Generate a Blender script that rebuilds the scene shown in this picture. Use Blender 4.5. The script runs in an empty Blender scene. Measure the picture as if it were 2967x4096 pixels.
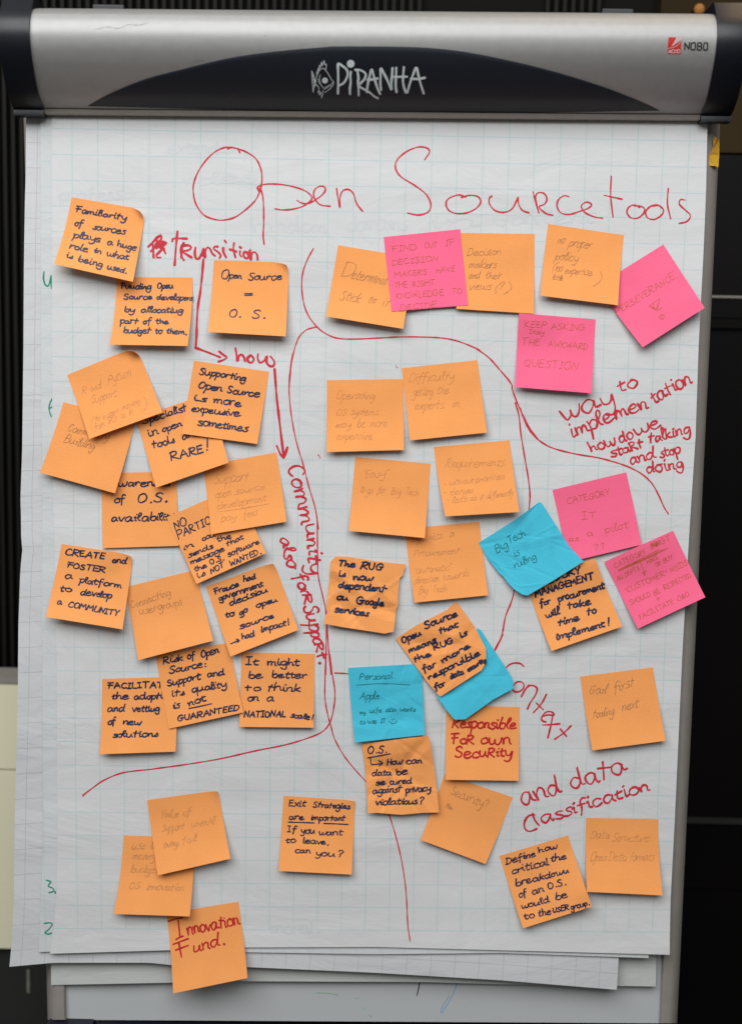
import bpy, math, random
import numpy as np
from mathutils import Matrix, Vector
random.seed(7)
RNG = np.random.default_rng(11)
S = bpy.context.scene
COL = S.collection

# ------------------------------------------------------------------ camera, light, exposure
F_PX, CX, CY = 5100.0, 1483.5, 2048.0           # photograph: 2967 x 4096
ROT = np.array([[0.99976778, -0.02089361, 0.00527731],
                [0.02007653, 0.9920497, 0.12423498],
                [-0.00783107, -0.12410018, 0.99223879]])
CAM = np.array([0.00509768, -0.21426, 1.28497])  # metres; board plane z=0, y up, z to the viewer
Z0 = 1.6                                         # height of the chart origin above the floor

def world(P):                                    # board frame -> blender
    P = np.asarray(P, float)
    return np.stack([P[..., 0], -P[..., 2], P[..., 1] + Z0], -1)

def un(x, y, h=0.0):
    """point at height h (m) off the board plane seen at photograph pixel x,y"""
    x = np.asarray(x, float); y = np.asarray(y, float); h = np.asarray(h, float)
    d = np.stack([(x - CX) / F_PX, -(y - CY) / F_PX, -np.ones_like(x)], -1) @ ROT.T
    t = (h - CAM[2]) / d[..., 2]
    return world(CAM + t[..., None] * d)

cam = bpy.data.cameras.new('camera'); cam_o = bpy.data.objects.new('camera', cam); COL.objects.link(cam_o)
M = np.array([[1, 0, 0], [0, 0, -1], [0, 1, 0]]) @ ROT
m4 = Matrix.Identity(4)
for r in range(3):
    for c in range(3): m4[r][c] = M[r, c]
m4.translation = Vector(world(CAM).tolist())
cam_o.matrix_world = m4
cam.sensor_fit = 'VERTICAL'; cam.sensor_height = 36; cam.sensor_width = 26.1
cam.lens = 36 * F_PX / 4096
cam.clip_start = 0.05; cam.clip_end = 50
cam.dof.use_dof = True; cam.dof.focus_distance = 1.30; cam.dof.aperture_fstop = 3.2
S.camera = cam_o

w = bpy.data.worlds.new('World'); S.world = w; w.use_nodes = True
bg = w.node_tree.nodes['Background']; bg.inputs[0].default_value = (0.70, 0.68, 0.66, 1); bg.inputs[1].default_value = 0.30

def area(name, loc, target, sx, sy, power, col):
    l = bpy.data.lights.new(name, 'AREA'); l.shape = 'RECTANGLE'; l.size = sx; l.size_y = sy
    l.energy = power; l.color = col
    o = bpy.data.objects.new(name, l); COL.objects.link(o); o.location = loc
    o.rotation_euler = (Vector(target) - Vector(loc)).to_track_quat('-Z', 'Y').to_euler()
    return o
area('window_light', (-0.45, -1.95, 3.05), (0, 0, 1.5), 3.4, 1.7, 108, (0.965, 0.985, 1.0))
area('ceiling_light', (0.9, 0.3, 3.3), (0, 0.0, 1.6), 0.5, 0.5, 7, (1.0, 0.72, 0.42))
S.view_settings.view_transform = 'Standard'; S.view_settings.look = 'None'
S.view_settings.exposure = 0.0; S.view_settings.gamma = 1.0

# ------------------------------------------------------------------ helpers
def s2l(c):
    return tuple(((v / 255) / 12.92 if v / 255 <= .04045 else ((v / 255 + .055) / 1.055) ** 2.4) for v in c)

def mat(name, col, rough=0.6, metal=0.0, var=0.06, vscale=30.0, bump=0.0, bscale=400.0, spec=0.3, lin=None, coat=0, trans=0.0, emit=None):
    m = bpy.data.materials.new(name); m.use_nodes = True
    nt = m.node_tree; b = nt.nodes['Principled BSDF']
    c = lin if lin else s2l(col)
    tc = nt.nodes.new('ShaderNodeTexCoord')
    nz = nt.nodes.new('ShaderNodeTexNoise'); nz.inputs['Scale'].default_value = vscale; nz.inputs['Detail'].default_value = 6
    nt.links.new(tc.outputs['Object'], nz.inputs['Vector'])
    rp = nt.nodes.new('ShaderNodeValToRGB')
    rp.color_ramp.elements[0].position = .3; rp.color_ramp.elements[1].position = .7
    rp.color_ramp.elements[0].color = tuple(v * (1 - var) for v in c) + (1,)
    rp.color_ramp.elements[1].color = tuple(min(1, v * (1 + var)) for v in c) + (1,)
    nt.links.new(nz.outputs[0], rp.inputs[0]); nt.links.new(rp.outputs[0], b.inputs['Base Color'])
    b.inputs['Roughness'].default_value = rough; b.inputs['Metallic'].default_value = metal
    b.inputs['Specular IOR Level'].default_value = spec
    if coat: b.inputs['Coat Weight'].default_value = coat
    if bump:
        n2 = nt.nodes.new('ShaderNodeTexNoise'); n2.inputs['Scale'].default_value = bscale; n2.inputs['Detail'].default_value = 4
        bp = nt.nodes.new('ShaderNodeBump'); bp.inputs['Strength'].default_value = bump; bp.inputs['Distance'].default_value = .001
        nt.links.new(tc.outputs['Object'], n2.inputs['Vector']); nt.links.new(n2.outputs[0], bp.inputs['Height'])
        nt.links.new(bp.outputs[0], b.inputs['Normal'])
    if emit:
        b.inputs['Emission Color'].default_value = emit[:3] + (1,); b.inputs['Emission Strength'].default_value = emit[3]
    return m

def grid_mat(name, base, line, lw, strength, vmax=1e6, bumpd=0.35):
    m = mat(name, None, lin=base, rough=.75, var=.015, vscale=9, bump=.12, bscale=900, spec=.15)
    nt = m.node_tree; b = nt.nodes['Principled BSDF']
    uv = nt.nodes.new('ShaderNodeUVMap'); sp = nt.nodes.new('ShaderNodeSeparateXYZ'); nt.links.new(uv.outputs[0], sp.inputs[0])
    def mth(op, a, bb=None):
        n = nt.nodes.new('ShaderNodeMath'); n.operation = op
        for k, v in enumerate((a, bb)):
            if v is None: continue
            if isinstance(v, (int, float)): n.inputs[k].default_value = v
            else: nt.links.new(v, n.inputs[k])
        return n.outputs[0]
    ds = []
    for ax in (0, 1):
        f = mth('FRACT', mth('ADD', sp.outputs[ax], 200.5))
        ds.append(mth('LESS_THAN', mth('ABSOLUTE', mth('SUBTRACT', f, 0.5)), lw))
    k = mth('MAXIMUM', ds[0], ds[1])
    k = mth('MULTIPLY', k, mth('LESS_THAN', sp.outputs[1], vmax))
    nz = nt.nodes.new('ShaderNodeTexNoise'); nz.inputs['Scale'].default_value = .35
    nt.links.new(uv.outputs[0], nz.inputs[0])
    k = mth('MULTIPLY', k, mth('MULTIPLY', mth('ADD', nz.outputs[0], .45), strength))
    mx = nt.nodes.new('ShaderNodeMix'); mx.data_type = 'RGBA'
    src = b.inputs['Base Color'].links[0].from_socket
    nt.links.new(k, mx.inputs[0]); nt.links.new(src, mx.inputs[6]); mx.inputs[7].default_value = line + (1,)
    nt.links.new(mx.outputs[2], b.inputs['Base Color'])
    # soft handling wrinkles in the sheet
    w1 = nt.nodes.new('ShaderNodeTexNoise'); w1.inputs['Scale'].default_value = 11; w1.inputs['Detail'].default_value = 5; w1.inputs['Distortion'].default_value = .6
    mp = nt.nodes.new('ShaderNodeMapping'); mp.inputs['Scale'].default_value = (.7, 1, 1.5)
    tc = [n for n in nt.nodes if n.type == 'TEX_COORD'][0]
    nt.links.new(tc.outputs['Object'], mp.inputs[0]); nt.links.new(mp.outputs[0], w1.inputs[0])
    bp = nt.nodes.new('ShaderNodeBump'); bp.inputs['Strength'].default_value = bumpd; bp.inputs['Distance'].default_value = .010
    old = [n for n in nt.nodes if n.type == 'BUMP'][0]
    nt.links.new(w1.outputs[0], bp.inputs['Height']); nt.links.new(old.outputs[0], bp.inputs['Normal'])
    nt.links.new(bp.outputs[0], b.inputs['Normal'])
    return m

def tag(o, label=None, cat=None, group=None, kind=None):
    if label: o['label'] = label
    if cat: o['category'] = cat
    if group: o['group'] = group
    if kind: o['kind'] = kind
    return o

def empty(name, loc, *a, **k):
    o = bpy.data.objects.new(name, None); COL.objects.link(o); o.location = loc; o.empty_display_size = .02
    return tag(o, *a, **k)

def link(name, me, m, parent=None, loc=(0, 0, 0)):
    o = bpy.data.objects.new(name, me); COL.objects.link(o)
    if m and not me.materials: me.materials.append(m)
    if parent is not None:
        o.parent = parent; base = Vector((0, 0, 0)); p = parent
        while p is not None: base += Vector(p.location); p = p.parent
        o.location = Vector(loc) - base
    else: o.location = loc
    return o

def mesh(name, V, Fc, m, parent=None, loc=None, smooth=True, uv=None):
    V = np.asarray(V, float)
    if loc is None: loc = V.mean(0) if parent is None else (0, 0, 0)
    loc = np.asarray(loc, float)
    me = bpy.data.meshes.new(name)
    me.from_pydata((V - loc).tolist(), [], [tuple(int(i) for i in f) for f in Fc])
    if smooth: me.polygons.foreach_set('use_smooth', [True] * len(me.polygons))
    if uv is not None:
        lay = me.uv_layers.new(name='UVMap')
        vi = np.zeros(len(me.loops), int); me.loops.foreach_get('vertex_index', vi)
        lay.data.foreach_set('uv', np.asarray(uv)[vi].astype(np.float32).ravel())
    me.update()
    return link(name, me, m, parent, loc.tolist())

def grid_faces(nu, nv):
    a = np.arange(nu * nv).reshape(nv, nu)
    return np.stack([a[:-1, :-1], a[1:, :-1], a[1:, 1:], a[:-1, 1:]], -1).reshape(-1, 4)   # faces the viewer (-y)

def solid(o, t):
    md = o.modifiers.new('thickness', 'SOLIDIFY'); md.thickness = t; md.offset = -1
    es = o.modifiers.new('edges', 'EDGE_SPLIT'); es.split_angle = math.radians(60); return o

def box_data(x0, x1, y0, y1, z0, z1, bev=0.0):
    import bmesh
    bm = bmesh.new(); bmesh.ops.create_cube(bm, size=1)
    for v in bm.verts:
        v.co.x = x0 if v.co.x < 0 else x1; v.co.y = y0 if v.co.y < 0 else y1; v.co.z = z0 if v.co.z < 0 else z1
    if bev: bmesh.ops.bevel(bm, geom=list(bm.edges), offset=bev, segments=3, profile=.5, affect='EDGES')
    return bm

def box(name, x0, x1, y0, y1, z0, z1, m, parent=None, bev=0.0):
    bm = box_data(x0, x1, y0, y1, z0, z1, bev)
    c = Vector(((x0 + x1) / 2, (y0 + y1) / 2, (z0 + z1) / 2))
    for v in bm.verts: v.co -= c
    me = bpy.data.meshes.new(name); bm.to_mesh(me); bm.free()
    return link(name, me, m, parent, c)

CR = {  # crops of the photograph the coordinates were read in: x0, y0, scale
 'F': (0, 0, 1.8059), 'P': (0, 0, 1.0),
 'c1': (100, 750, .42605), 'c2': (550, 850, .42605), 'c3': (100, 1350, .42605), 'c4': (600, 1400, .42605), 'c5': (350, 1800, .54778),
 'c6': (100, 2100, .48691), 'c7': (700, 2100, .42605), 'c8': (350, 2550, .60864), 'd1': (1200, 900, .54778), 'd2': (1950, 850, .54778),
 'd3': (1250, 1400, .54778), 'd4': (2050, 1400, .48691), 'd5': (1250, 2000, .48691), 'd6': (1850, 1900, .60864), 'd7': (1300, 2550, .60864),
 'd8': (1950, 2600, .48691), 'e1': (400, 3100, .66951), 'e2': (1850, 3200, .54778), 'e3': (0, 3400, .48691), 'e4': (900, 3600, .66951),
 'e5': (2000, 3500, .58856), 'a1': (700, 500, .66951), 'a2': (1500, 500, .8521), 'h1': (0, 0, .91296), 'h2': (1467, 0, .91296),
 'h3': (1150, 200, .39562), 'h4': (2500, 0, .30866), 'h5': (0, 0, .30864), 'g1': (250, 500, .54778), 't1': (550, 950, .30432)}
def C(c, pts):
    x0, y0, s = CR[c]; p = np.asarray(pts, float).reshape(-1, 2)
    return p * s + np.array([x0, y0])

# ------------------------------------------------------------------ pen strokes
def catmull(P, n=4):
    P = np.asarray(P, float)
    if len(P) < 3: 
        t = np.linspace(0, 1, n + 1)[:, None]; return P[0] * (1 - t) + P[-1] * t if len(P) == 2 else P
    Q = np.vstack([2 * P[0] - P[1], P, 2 * P[-1] - P[-2]]); out = []
    t = np.linspace(0, 1, n, endpoint=False)[:, None]
    for i in range(1, len(Q) - 2):
        a, b, c, d = Q[i - 1], Q[i], Q[i + 1], Q[i + 2]
        out.append(.5 * ((2 * b) + (c - a) * t + (2 * a - 5 * b + 4 * c - d) * t ** 2 + (3 * b - a - 3 * c + d) * t ** 3))
    out.append(P[-1:]); return np.vstack(out)

def ribbon(strokes, width_px, surf, name, m, parent, taper=0.0, wob=.12, lift=.00012, loc=None):
    """strokes: list of polylines in photograph pixels; laid as flat ink on the surface function surf(px)->(N,3), h to the viewer is -y"""
    V = []; Fc = []; n0 = 0; lay = 0
    for st in strokes:
        st = np.asarray(st, float)
        keep = np.r_[True, np.hypot(*np.diff(st, axis=0).T) > .15]; st = st[keep]
        if len(st) == 1: st = np.vstack([st, st + [width_px * .25, .1]])
        d = np.gradient(st, axis=0); L = np.hypot(d[:, 0], d[:, 1])[:, None] + 1e-9; d = d / L
        nrm = np.stack([-d[:, 1], d[:, 0]], -1); n = len(st)
        s = np.cumsum(np.r_[0, np.hypot(*np.diff(st, axis=0).T)])
        wv = 1 + wob * np.sin(s / (width_px * 2.3) + random.random() * 6) + wob * .6 * np.sin(s / (width_px * .9) + random.random() * 6)
        if taper: 
            e = np.clip((s[-1] - s) / (width_px * 6), 0, 1); wv = wv * (1 - taper + taper * e)
        hw = (width_px * .5 * wv)[:, None]
        k = np.linspace(math.pi / 2, -math.pi / 2, 5)[1:-1]
        capa = [st[0] - d[0] * hw[0] * math.cos(a) + nrm[0] * hw[0] * math.sin(a) for a in k]
        capb = [st[-1] + d[-1] * hw[-1] * math.cos(a) + nrm[-1] * hw[-1] * math.sin(a) for a in k]
        A = st + nrm * hw; B = st - nrm * hw
        pts = np.vstack([A, B, capa, capb])
        P = surf(pts)
        ramp = np.r_[np.arange(n), np.arange(n), np.zeros(3), np.full(3, n)] * 1.2e-6 + (lay % 9) * 9e-6; lay += 1
        P[:, 1] -= lift + ramp
        V.append(P)
        for i in range(n - 1): Fc.append((n0 + i, n0 + n + i, n0 + n + i + 1, n0 + i + 1))
        a0 = n0 + 2 * n
        Fc.append((n0, a0, a0 + 1, a0 + 2, n0 + n)); Fc.append((n0 + n - 1, n0 + 2 * n - 1, a0 + 5, a0 + 4, a0 + 3))
        n0 += len(pts)
    V = np.vstack(V)
    return mesh(name, V, Fc, m, parent, loc=V.mean(0), smooth=False)

FONT = {
'a': '8,8 5,10 1,8 0,4 2,0 5,0.5 8,6 8.3,9 8,3 9,0 10.5,1', 'b': '1,18 0,8 0,1 .4,5 3,9 7,8 8,4 6,0 2,0 0,2.5', 'c': '8,8 5,10 1,8 0,4 2,0 6,0 8.5,2',
'd': '7.5,8 5,10 1,8 0,4 2,0 5,0.5 8,6 9,18 8,5 9,0 10.5,1', 'e': '0,5 5,5.5 8,7.5 6,10 2,9 0,5 1,1 5,0 9.5,2', 'f': '8,16.5 5.5,18 3.2,14 3,4 2,-5/0,9 7,10',
'g': '8,8 5,10 1,8 0,4 2,1 5,1 8,6 8.5,9 8,-2 6,-8 2,-8 0,-5', 'h': '1,18 .2,8 0,0 .4,5 3,9 6,9 7,5 7,1 9,.8', 'i': '1,10 1,3 2,0 4,1.2/1.2,14 1.7,15.2',
'j': '3,10 3,-4 1,-8 -2,-6/3.2,14 3.6,15', 'k': '1,18 .3,9 0,0/7,10 1,5 5,1.5 8.5,0', 'l': '0,5 4,13 3.2,18 1.2,16 1,5 2,0 4,1.2',
'm': '0,10 1,5 1,0 1.2,6 4,10 6,8 6,0 6.5,6 9.5,10 12,8 12,2 14,.5', 'n': '0,10 1,5 1,0 1.2,6 4,10 7,8 7,2 9,.5', 'o': '5,10 1,8 0,4 3,0 7,2 8,6 5,10 3.4,9.2',
'p': '0,10 1,2 0,-9/.2,6 4,10 8,8 8,4 5,0 1,1', 'q': '8,8 5,10 1,8 0,4 3,0 7,4 8,10 8,0 8,-9', 'r': '0,10 1,5 1,0 1.2,6 4,10 7,9.2', 's': '7,9 4,10 1,8 3,5.5 7,3 6,0 3,-.5 0,1',
't': '3,15 2,5 3,0 6,1.2/0,10 7,10.5', 'u': '0,10 0,3 3,0 6,2 8,9.5 8,3 10,.3', 'v': '0,10 2,4 4,0 6,5 8.5,10', 'w': '0,10 1,3 3,0 6,3 6.3,8 7,2 9.5,0 12,4 13,10',
'x': '0,10 4,5 8.5,0/8,10 4,5 0,0', 'y': '0,10 1,4 4,2 7,5 8.2,10 7.5,-3 4,-8 0,-6', 'z': '!0,9.5 7,9.5 0,0 8,0',
'A': '!0,0 5.5,17 10,0/1.5,6 9,6.5', 'B': '!.5,17 0,0/0,16 5,17 8,14 6,10 1,9/1,9.4 7,9 9,5 6,0 0,0', 'C': '9,14 6,17 2,14 0,8 1,2 5,0 9,2', 'D': '!1,17 0,0/-.5,16.5 5,16 9,12 9,5 5,0 -.5,0',
'E': '!1,17 0,0 8,.5/1,16.8 8,17/.5,9 7,9.4', 'F': '!2,16.5 1,0/-2,16.4 8,17/-1,9 7,9.6', 'G': '9,14 6,17 2,14 0,8 1,2 5,0 8.5,3 8.6,8/!5,8 11,8.3', 'H': '!0,17 0,0/9,17 9,0/0,8.5 9,9',
'I': '!3,17 3,0/0,17 6,17/0,0 6,0', 'J': '5,17 5,3 2,0 0,3', 'K': '!.5,17 0,0/8,17 .5,7.5 9,0', 'L': '!.5,17 0,.3 7.5,0', 'M': '!0,0 1.5,17 6,6 10.5,17 12,0', 'N': '!0,0 1,17 8,.5 9,17',
'O': '5,17 1,14 0,7 2,1 6,0 9.5,4 10,11 7,16.5 4,17', 'P': '!1,17 0,-1/0,16 5,17 9,14 7,9 1,7.5', 'Q': '5,17 1,14 0,7 2,1 6,0 9.5,4 10,11 7,16.5 4,17/!6,4 11,-2', 'R': '!1,17 0,0/0,15.5 5,17 8.5,14 6,9.5 1,8.2 5,4 9.5,0',
'S': '8.5,15 6,17 2,15.5 1.5,12 5,9 8,5.5 7,1 3,0 0,2.5', 'T': '!5,17 4.6,0/0,16.6 10,17', 'U': '0,17 0,5 3,0 7,.5 9,6 9.4,17', 'V': '!0,17 4.5,0 9,17', 'W': '!0,17 3,0 6,12 9.5,0 12,17',
'X': '!0,17 9,0/9,17 0,0', 'Y': '!0,17 4.5,8 9,17/4.5,8 4,0', 'Z': '!0,17 8,17 0,0 9,0', '!': '!2.5,18 1.6,5/1.2,0.2 1.4,0.8', '?': '0,14 3,18 7,15 5,10 3,7 3,4/3,0 3.2,.7', '.': '0,0 1,0 1,1 0,1 0,0',
',': '1,1 .3,-3', ':': '0,0 .8,0 .8,.8 0,.8/0,7 .8,7 .8,7.8 0,7.8', '-': '!0,6 5,6.3', '=': '!0,5 9,5.4/0,9.5 9,10', '+': '!4,10 4,0/0,5 8,5.2', '/': '!6,17 0,-2', "'": '!.5,17 0,13', '"': '!.5,17 0,13.5/3,17 2.5,13.5',
'(': '4,19 1,13 0,7 1,0 3,-5', ')': '0,19 3,13 4,7 3,0 0,-5', '&': '9,0 3,9 2,14 5,16 6,13 1,6 1,1 5,0 8,6', '3': '0,15 4,17 7,14 3,9.5 7,6 5,1 1,0', '2': '0,14 4,17 7,13 0,0 8,0',
'_a': '0,0',
}
ALT = {
'n': ['0,10 0,3 2.5,0 6,3 7,9.5 7.4,2 9.5,1', '0,9 1,0 1.2,6 4.5,10 7,7 7,1 9,.5'], 'e': ['1,4.5 5,5 7.5,8 5,10 1.5,8 .2,4 2,0 6,.2 10,2.4', '0,6 6,6.4 6.5,9 3.5,10 .5,7 .3,3 3,0 8,1.4'],
's': ['6.5,10 3,9.4 2.4,7 5.4,4.5 6,1.5 3,0 -.5,1', '0,1 4,5 6,10 6.4,6 7,2 4,0 1,1.4'], 't': ['3,14 2,6 2.4,1 6,.6/-.5,9 7,11', '4,16 2.6,7 2.2,0/0,10.8 8,9.8'], 'r': ['0,9 1,1 1.3,5 4,9.6 7.5,8.6', '1,10 0.6,5 1,0 1,6 4,9.4 6.8,10'],
'a': ['7,9 3,10 0,6 .6,1 3.6,.3 6.8,5 7.4,9.6 7.2,3 9.4,.4', '8.5,7 5.5,10 1,8 0,3 3,-.3 6.4,3 8,8 8,2 11,1.6'], 'o': ['6,9.6 2,9.4 0,5 1.6,.6 5.4,.4 8,4 7,9 4,10.3', '4,10 .6,7 .4,3 4,-.3 7.4,3.4 6.6,8.6 3,10 8.6,9.2'],
'i': ['.5,10 .4,3 2.4,.3/1.6,14.4 2.4,15', '0,8 2,10 1.6,2 4,1/2.4,15 2.8,15.8'], 'u': ['0,10 .4,2 3.4,.3 7,4 7.6,9.8 8,2 10.6,1'], 'm': ['0,9 .6,0 1.4,6 4,9.6 5.8,7 5.8,1 7,7 9.6,9.6 11.4,7 11.4,2 13.6,1'],
'h': ['0,17 .6,8 .8,0 1.2,5 4,8.8 6.8,7 7,1 9.6,1.2'], 'l': ['1.4,18 .8,9 1,1.6 3.6,.6', '0,6 4.6,14 3.6,18.4 1,15 1.2,4 4,.4'], 'd': ['7,8 4,9.6 .4,6 1,1 4,0 7.6,6 9.8,18.4 8,7 8.2,1.4 10.4,1'], 'g': ['7.6,9 3,10 .2,6 1.6,1.6 5,2 7.8,8 8,1 6.6,-7 2.6,-8 -1,-4.5']}
SCRIPT = [False]
def word(txt, p0, p1, xh, slant=.12, jit=.35, n=3):
    if len(txt) > 1: slant = slant + RNG.uniform(-.07, .07); xh = xh * RNG.uniform(.93, 1.07)
    """strokes (pixels) of handwriting from p0 to p1 along the baseline; xh = x-height in pixels"""
    x = 0.0; gl = []
    for ch in txt:
        if ch == ' ': x += 8; continue
        if ch in '.,:!?' and gl: x += 3.5
        sts = []; straight = False; mx = 0
        g0 = FONT.get(ch, FONT['-'])
        if ch in ALT and RNG.random() < .62: k0 = int(RNG.integers(len(ALT[ch]))); g0 = ALT[ch][k0 if SCRIPT[0] or ch not in 'ns' else 1 if ch == 'n' else 0]
        for s in g0.split('/'):
            if s[0] == '!': straight = True; s = s[1:]
            p = np.array([[float(q) for q in t.split(',')] for t in s.split()])
            sts.append((p, straight and not (len(p) > 3 and ch in 'BDPR'))); mx = max(mx, p[:, 0].max())
        sc = 1 + RNG.uniform(-.11, .11); dy = RNG.uniform(-.8, .8); rot = RNG.uniform(-.08, .08)
        for p, stt in sts:
            q = p * sc + RNG.normal(0, jit * .8, p.shape)
            q = q @ np.array([[math.cos(rot), math.sin(rot)], [-math.sin(rot), math.cos(rot)]])
            q[:, 1] += dy; q[:, 0] += x + q[:, 1] * slant * 0
            gl.append((q, stt))
        x += mx * sc + (1.2 if ch.islower() else 2.6)
    x -= 2
    p0 = np.asarray(p0, float); p1 = np.asarray(p1, float); d = p1 - p0; L = np.hypot(*d); d = d / L
    up = np.array([d[1], -d[0]]); sx = L / max(x, 1); sy = xh / 10
    out = []
    for q, stt in gl:
        a = q[:, :1] * sx + q[:, 1:] * sy * slant; b = q[:, 1:] * sy
        P = p0 + a * d + b * up
        if stt and len(P) >= 2:
            R = []
            for i in range(len(P) - 1):
                t = np.linspace(0, 1, 4, endpoint=False)[:, None]; R.append(P[i] * (1 - t) + P[i + 1] * t)
            P = np.vstack(R + [P[-1:]])
        else: P = catmull(P, n)
        out.append(P)
    return out

def words(crop, spec, xh=40, slant=.12, jit=.35, vs=1.0):
    """'text x0,y0 x1,y1 [@xh]; ...' in crop coordinates"""
    out = []; s = CR[crop][2]; SCRIPT[0] = vs < 1
    for e in spec.split(';'):
        t = e.split()
        if not t: continue
        h = xh
        if t[-1][0] == '@': h = float(t[-1][1:]); t = t[:-1]
        a = [float(v) for v in t[-2].split(',')]; b = [float(v) for v in t[-1].split(',')]
        P = C(crop, [a, b])
        out += word(' '.join(t[:-2]), P[0], P[1], h * s * vs, slant, jit)
    return out

def raw(crop, *lines, n=4):
    out = []
    for l in lines:
        st = l[0] == '!'; l = l.lstrip('!')
        p = C(crop, [[float(v) for v in q.split(',')] for q in l.split()])
        if st:
            R = []
            for i in range(len(p) - 1):
                t = np.linspace(0, 1, 4, endpoint=False)[:, None]; R.append(p[i] * (1 - t) + p[i + 1] * t)
            out.append(np.vstack(R + [p[-1:]]))
        else: out.append(catmull(p, n))
    return out
# ------------------------------------------------------------------ materials
M_ = dict(
 wall=mat('dark_wall_paint', (18, 17, 15), spec=.08, rough=.8, var=.15, vscale=3),
 slat=mat('dark_slat', (25, 24, 22), spec=.12, rough=.6, var=.15, vscale=5),
 brown=mat('dark_brown_wood', (44, 33, 15), spec=.1, rough=.7, var=.35, vscale=2.5),
 black=mat('black_lacquer', (9, 6, 6), spec=.12, rough=.5, var=.5, vscale=2),
 cream=mat('cream_laminate', (228, 222, 192), rough=.6, var=.03, vscale=4),
 cabinet=mat('charcoal_laminate', (40, 40, 39), rough=.6, var=.2, vscale=6),
 chalk=mat('pale_scuff', (110, 112, 98), rough=.8, var=.4, vscale=60),
 silver=mat('silver_lacquer', (166, 165, 163), rough=.5, metal=.6, var=.03, vscale=120, bump=.35, bscale=2600, spec=.5),
 lip=mat('grey_extrusion', (165, 158, 150), rough=.45, metal=.3, var=.04, vscale=90, bump=.1, bscale=1500),
 inlay=mat('charcoal_inlay', (12, 20, 31), rough=.55, var=.10, vscale=200, bump=.25, bscale=3000, spec=.45),
 cap=mat('black_plastic', (8, 11, 20), rough=.42, var=.15, vscale=150, bump=.15, bscale=2600, spec=.5),
 frame=mat('grey_frame_plastic', (142, 136, 130), rough=.5, var=.05, vscale=60, bump=.12, bscale=2200),
 frame_dark=mat('scratch_grey', (110, 106, 100), rough=.6),
 board=mat('white_enamel', (184, 186, 186), rough=.35, var=.02, vscale=5, spec=.5),
 tray=mat('navy_plastic', (16, 18, 34), rough=.45, var=.1, vscale=80),
 tape=mat('yellow_tape', (222, 170, 52), rough=.6, var=.12, vscale=90, bump=.4, bscale=300),
 print_white=mat('pale_print', (205, 215, 215), rough=.5, var=.10, vscale=700),
 print_red=mat('red_print', (190, 42, 34), rough=.5, var=.05, vscale=300),
 print_black=mat('black_print', (24, 22, 24), rough=.5, var=.05, vscale=300),
 red=mat('red_marker_ink', None, lin=(.56, .028, .045), rough=.55, var=.22, vscale=160),
 green=mat('green_marker_ink', None, lin=(.008, .25, .15), rough=.55, var=.2, vscale=160),
 navy=mat('navy_marker_ink', None, lin=(.016, .024, .062), rough=.5, var=.45, vscale=180),
 pencil=mat('pencil_on_orange', None, lin=(.62, .27, .095), rough=.7, var=.30, vscale=300),
 pencil_dark=mat('soft_pencil_on_orange', None, lin=(.44, .20, .082), rough=.7, var=.35, vscale=300),
 pen_brown=mat('orange_brown_pen', None, lin=(.52, .11, .05), rough=.6, var=.2, vscale=200),
 pen_teal=mat('green_pen', None, lin=(.004, .14, .13), rough=.6, var=.2, vscale=200),
 redn=mat('red_marker_on_orange', None, lin=(.50, .018, .022), rough=.55, var=.2, vscale=160),
 ghost=mat('show_through', None, lin=(.583, .598, .596), rough=.8, var=.04, vscale=40),
 mark_green=mat('faded_green_mark', (120, 175, 130), rough=.6, var=.2, vscale=100),
 mark_blue=mat('faded_blue_mark', (95, 150, 190), rough=.6, var=.2, vscale=100),
 reflection_glow=mat('warm_reflection', (120, 70, 25), emit=(1.0, .5, .12, .16)),  # colour and weak emission stand in for a warm reflection
)
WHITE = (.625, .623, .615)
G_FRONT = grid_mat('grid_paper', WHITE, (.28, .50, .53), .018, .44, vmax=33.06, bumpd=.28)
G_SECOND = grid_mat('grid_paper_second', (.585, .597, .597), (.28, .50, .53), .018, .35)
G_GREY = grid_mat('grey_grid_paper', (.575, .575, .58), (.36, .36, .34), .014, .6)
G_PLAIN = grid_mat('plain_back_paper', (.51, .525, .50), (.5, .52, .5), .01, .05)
note_mats = {}
def note_mat(c):
    if c not in note_mats:
        lin = {'orange': (.90, .355, .108), 'pink': (.93, .145, .27), 'blue': (.065, .50, .66)}[c]
        note_mats[c] = mat(c + '_note_paper', None, lin=lin, rough=.72, var=.045, vscale=22, bump=.4, bscale=1100, spec=.12)
    return note_mats[c]

# ------------------------------------------------------------------ flipchart header: profile swept sideways
PROF = [(33, .030), (35, .043), (40, .0495), (55, .0545), (80, .0585), (110, .0605), (140, .0606), (180, .0585), (220, .0550), (270, .0490), (335, .0390), (385, .0290), (425, .0150), (436, .0105)]
pv = np.array([p[0] for p in PROF]); ph = np.array([p[1] for p in PROF])
pw = un(np.full(len(pv), 1483.5), pv + 11, ph)             # profile at the middle of the bar (its middle sits 11 px low)
PZ = pw[:, 2]; HZ_SLOPE = 0
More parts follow.
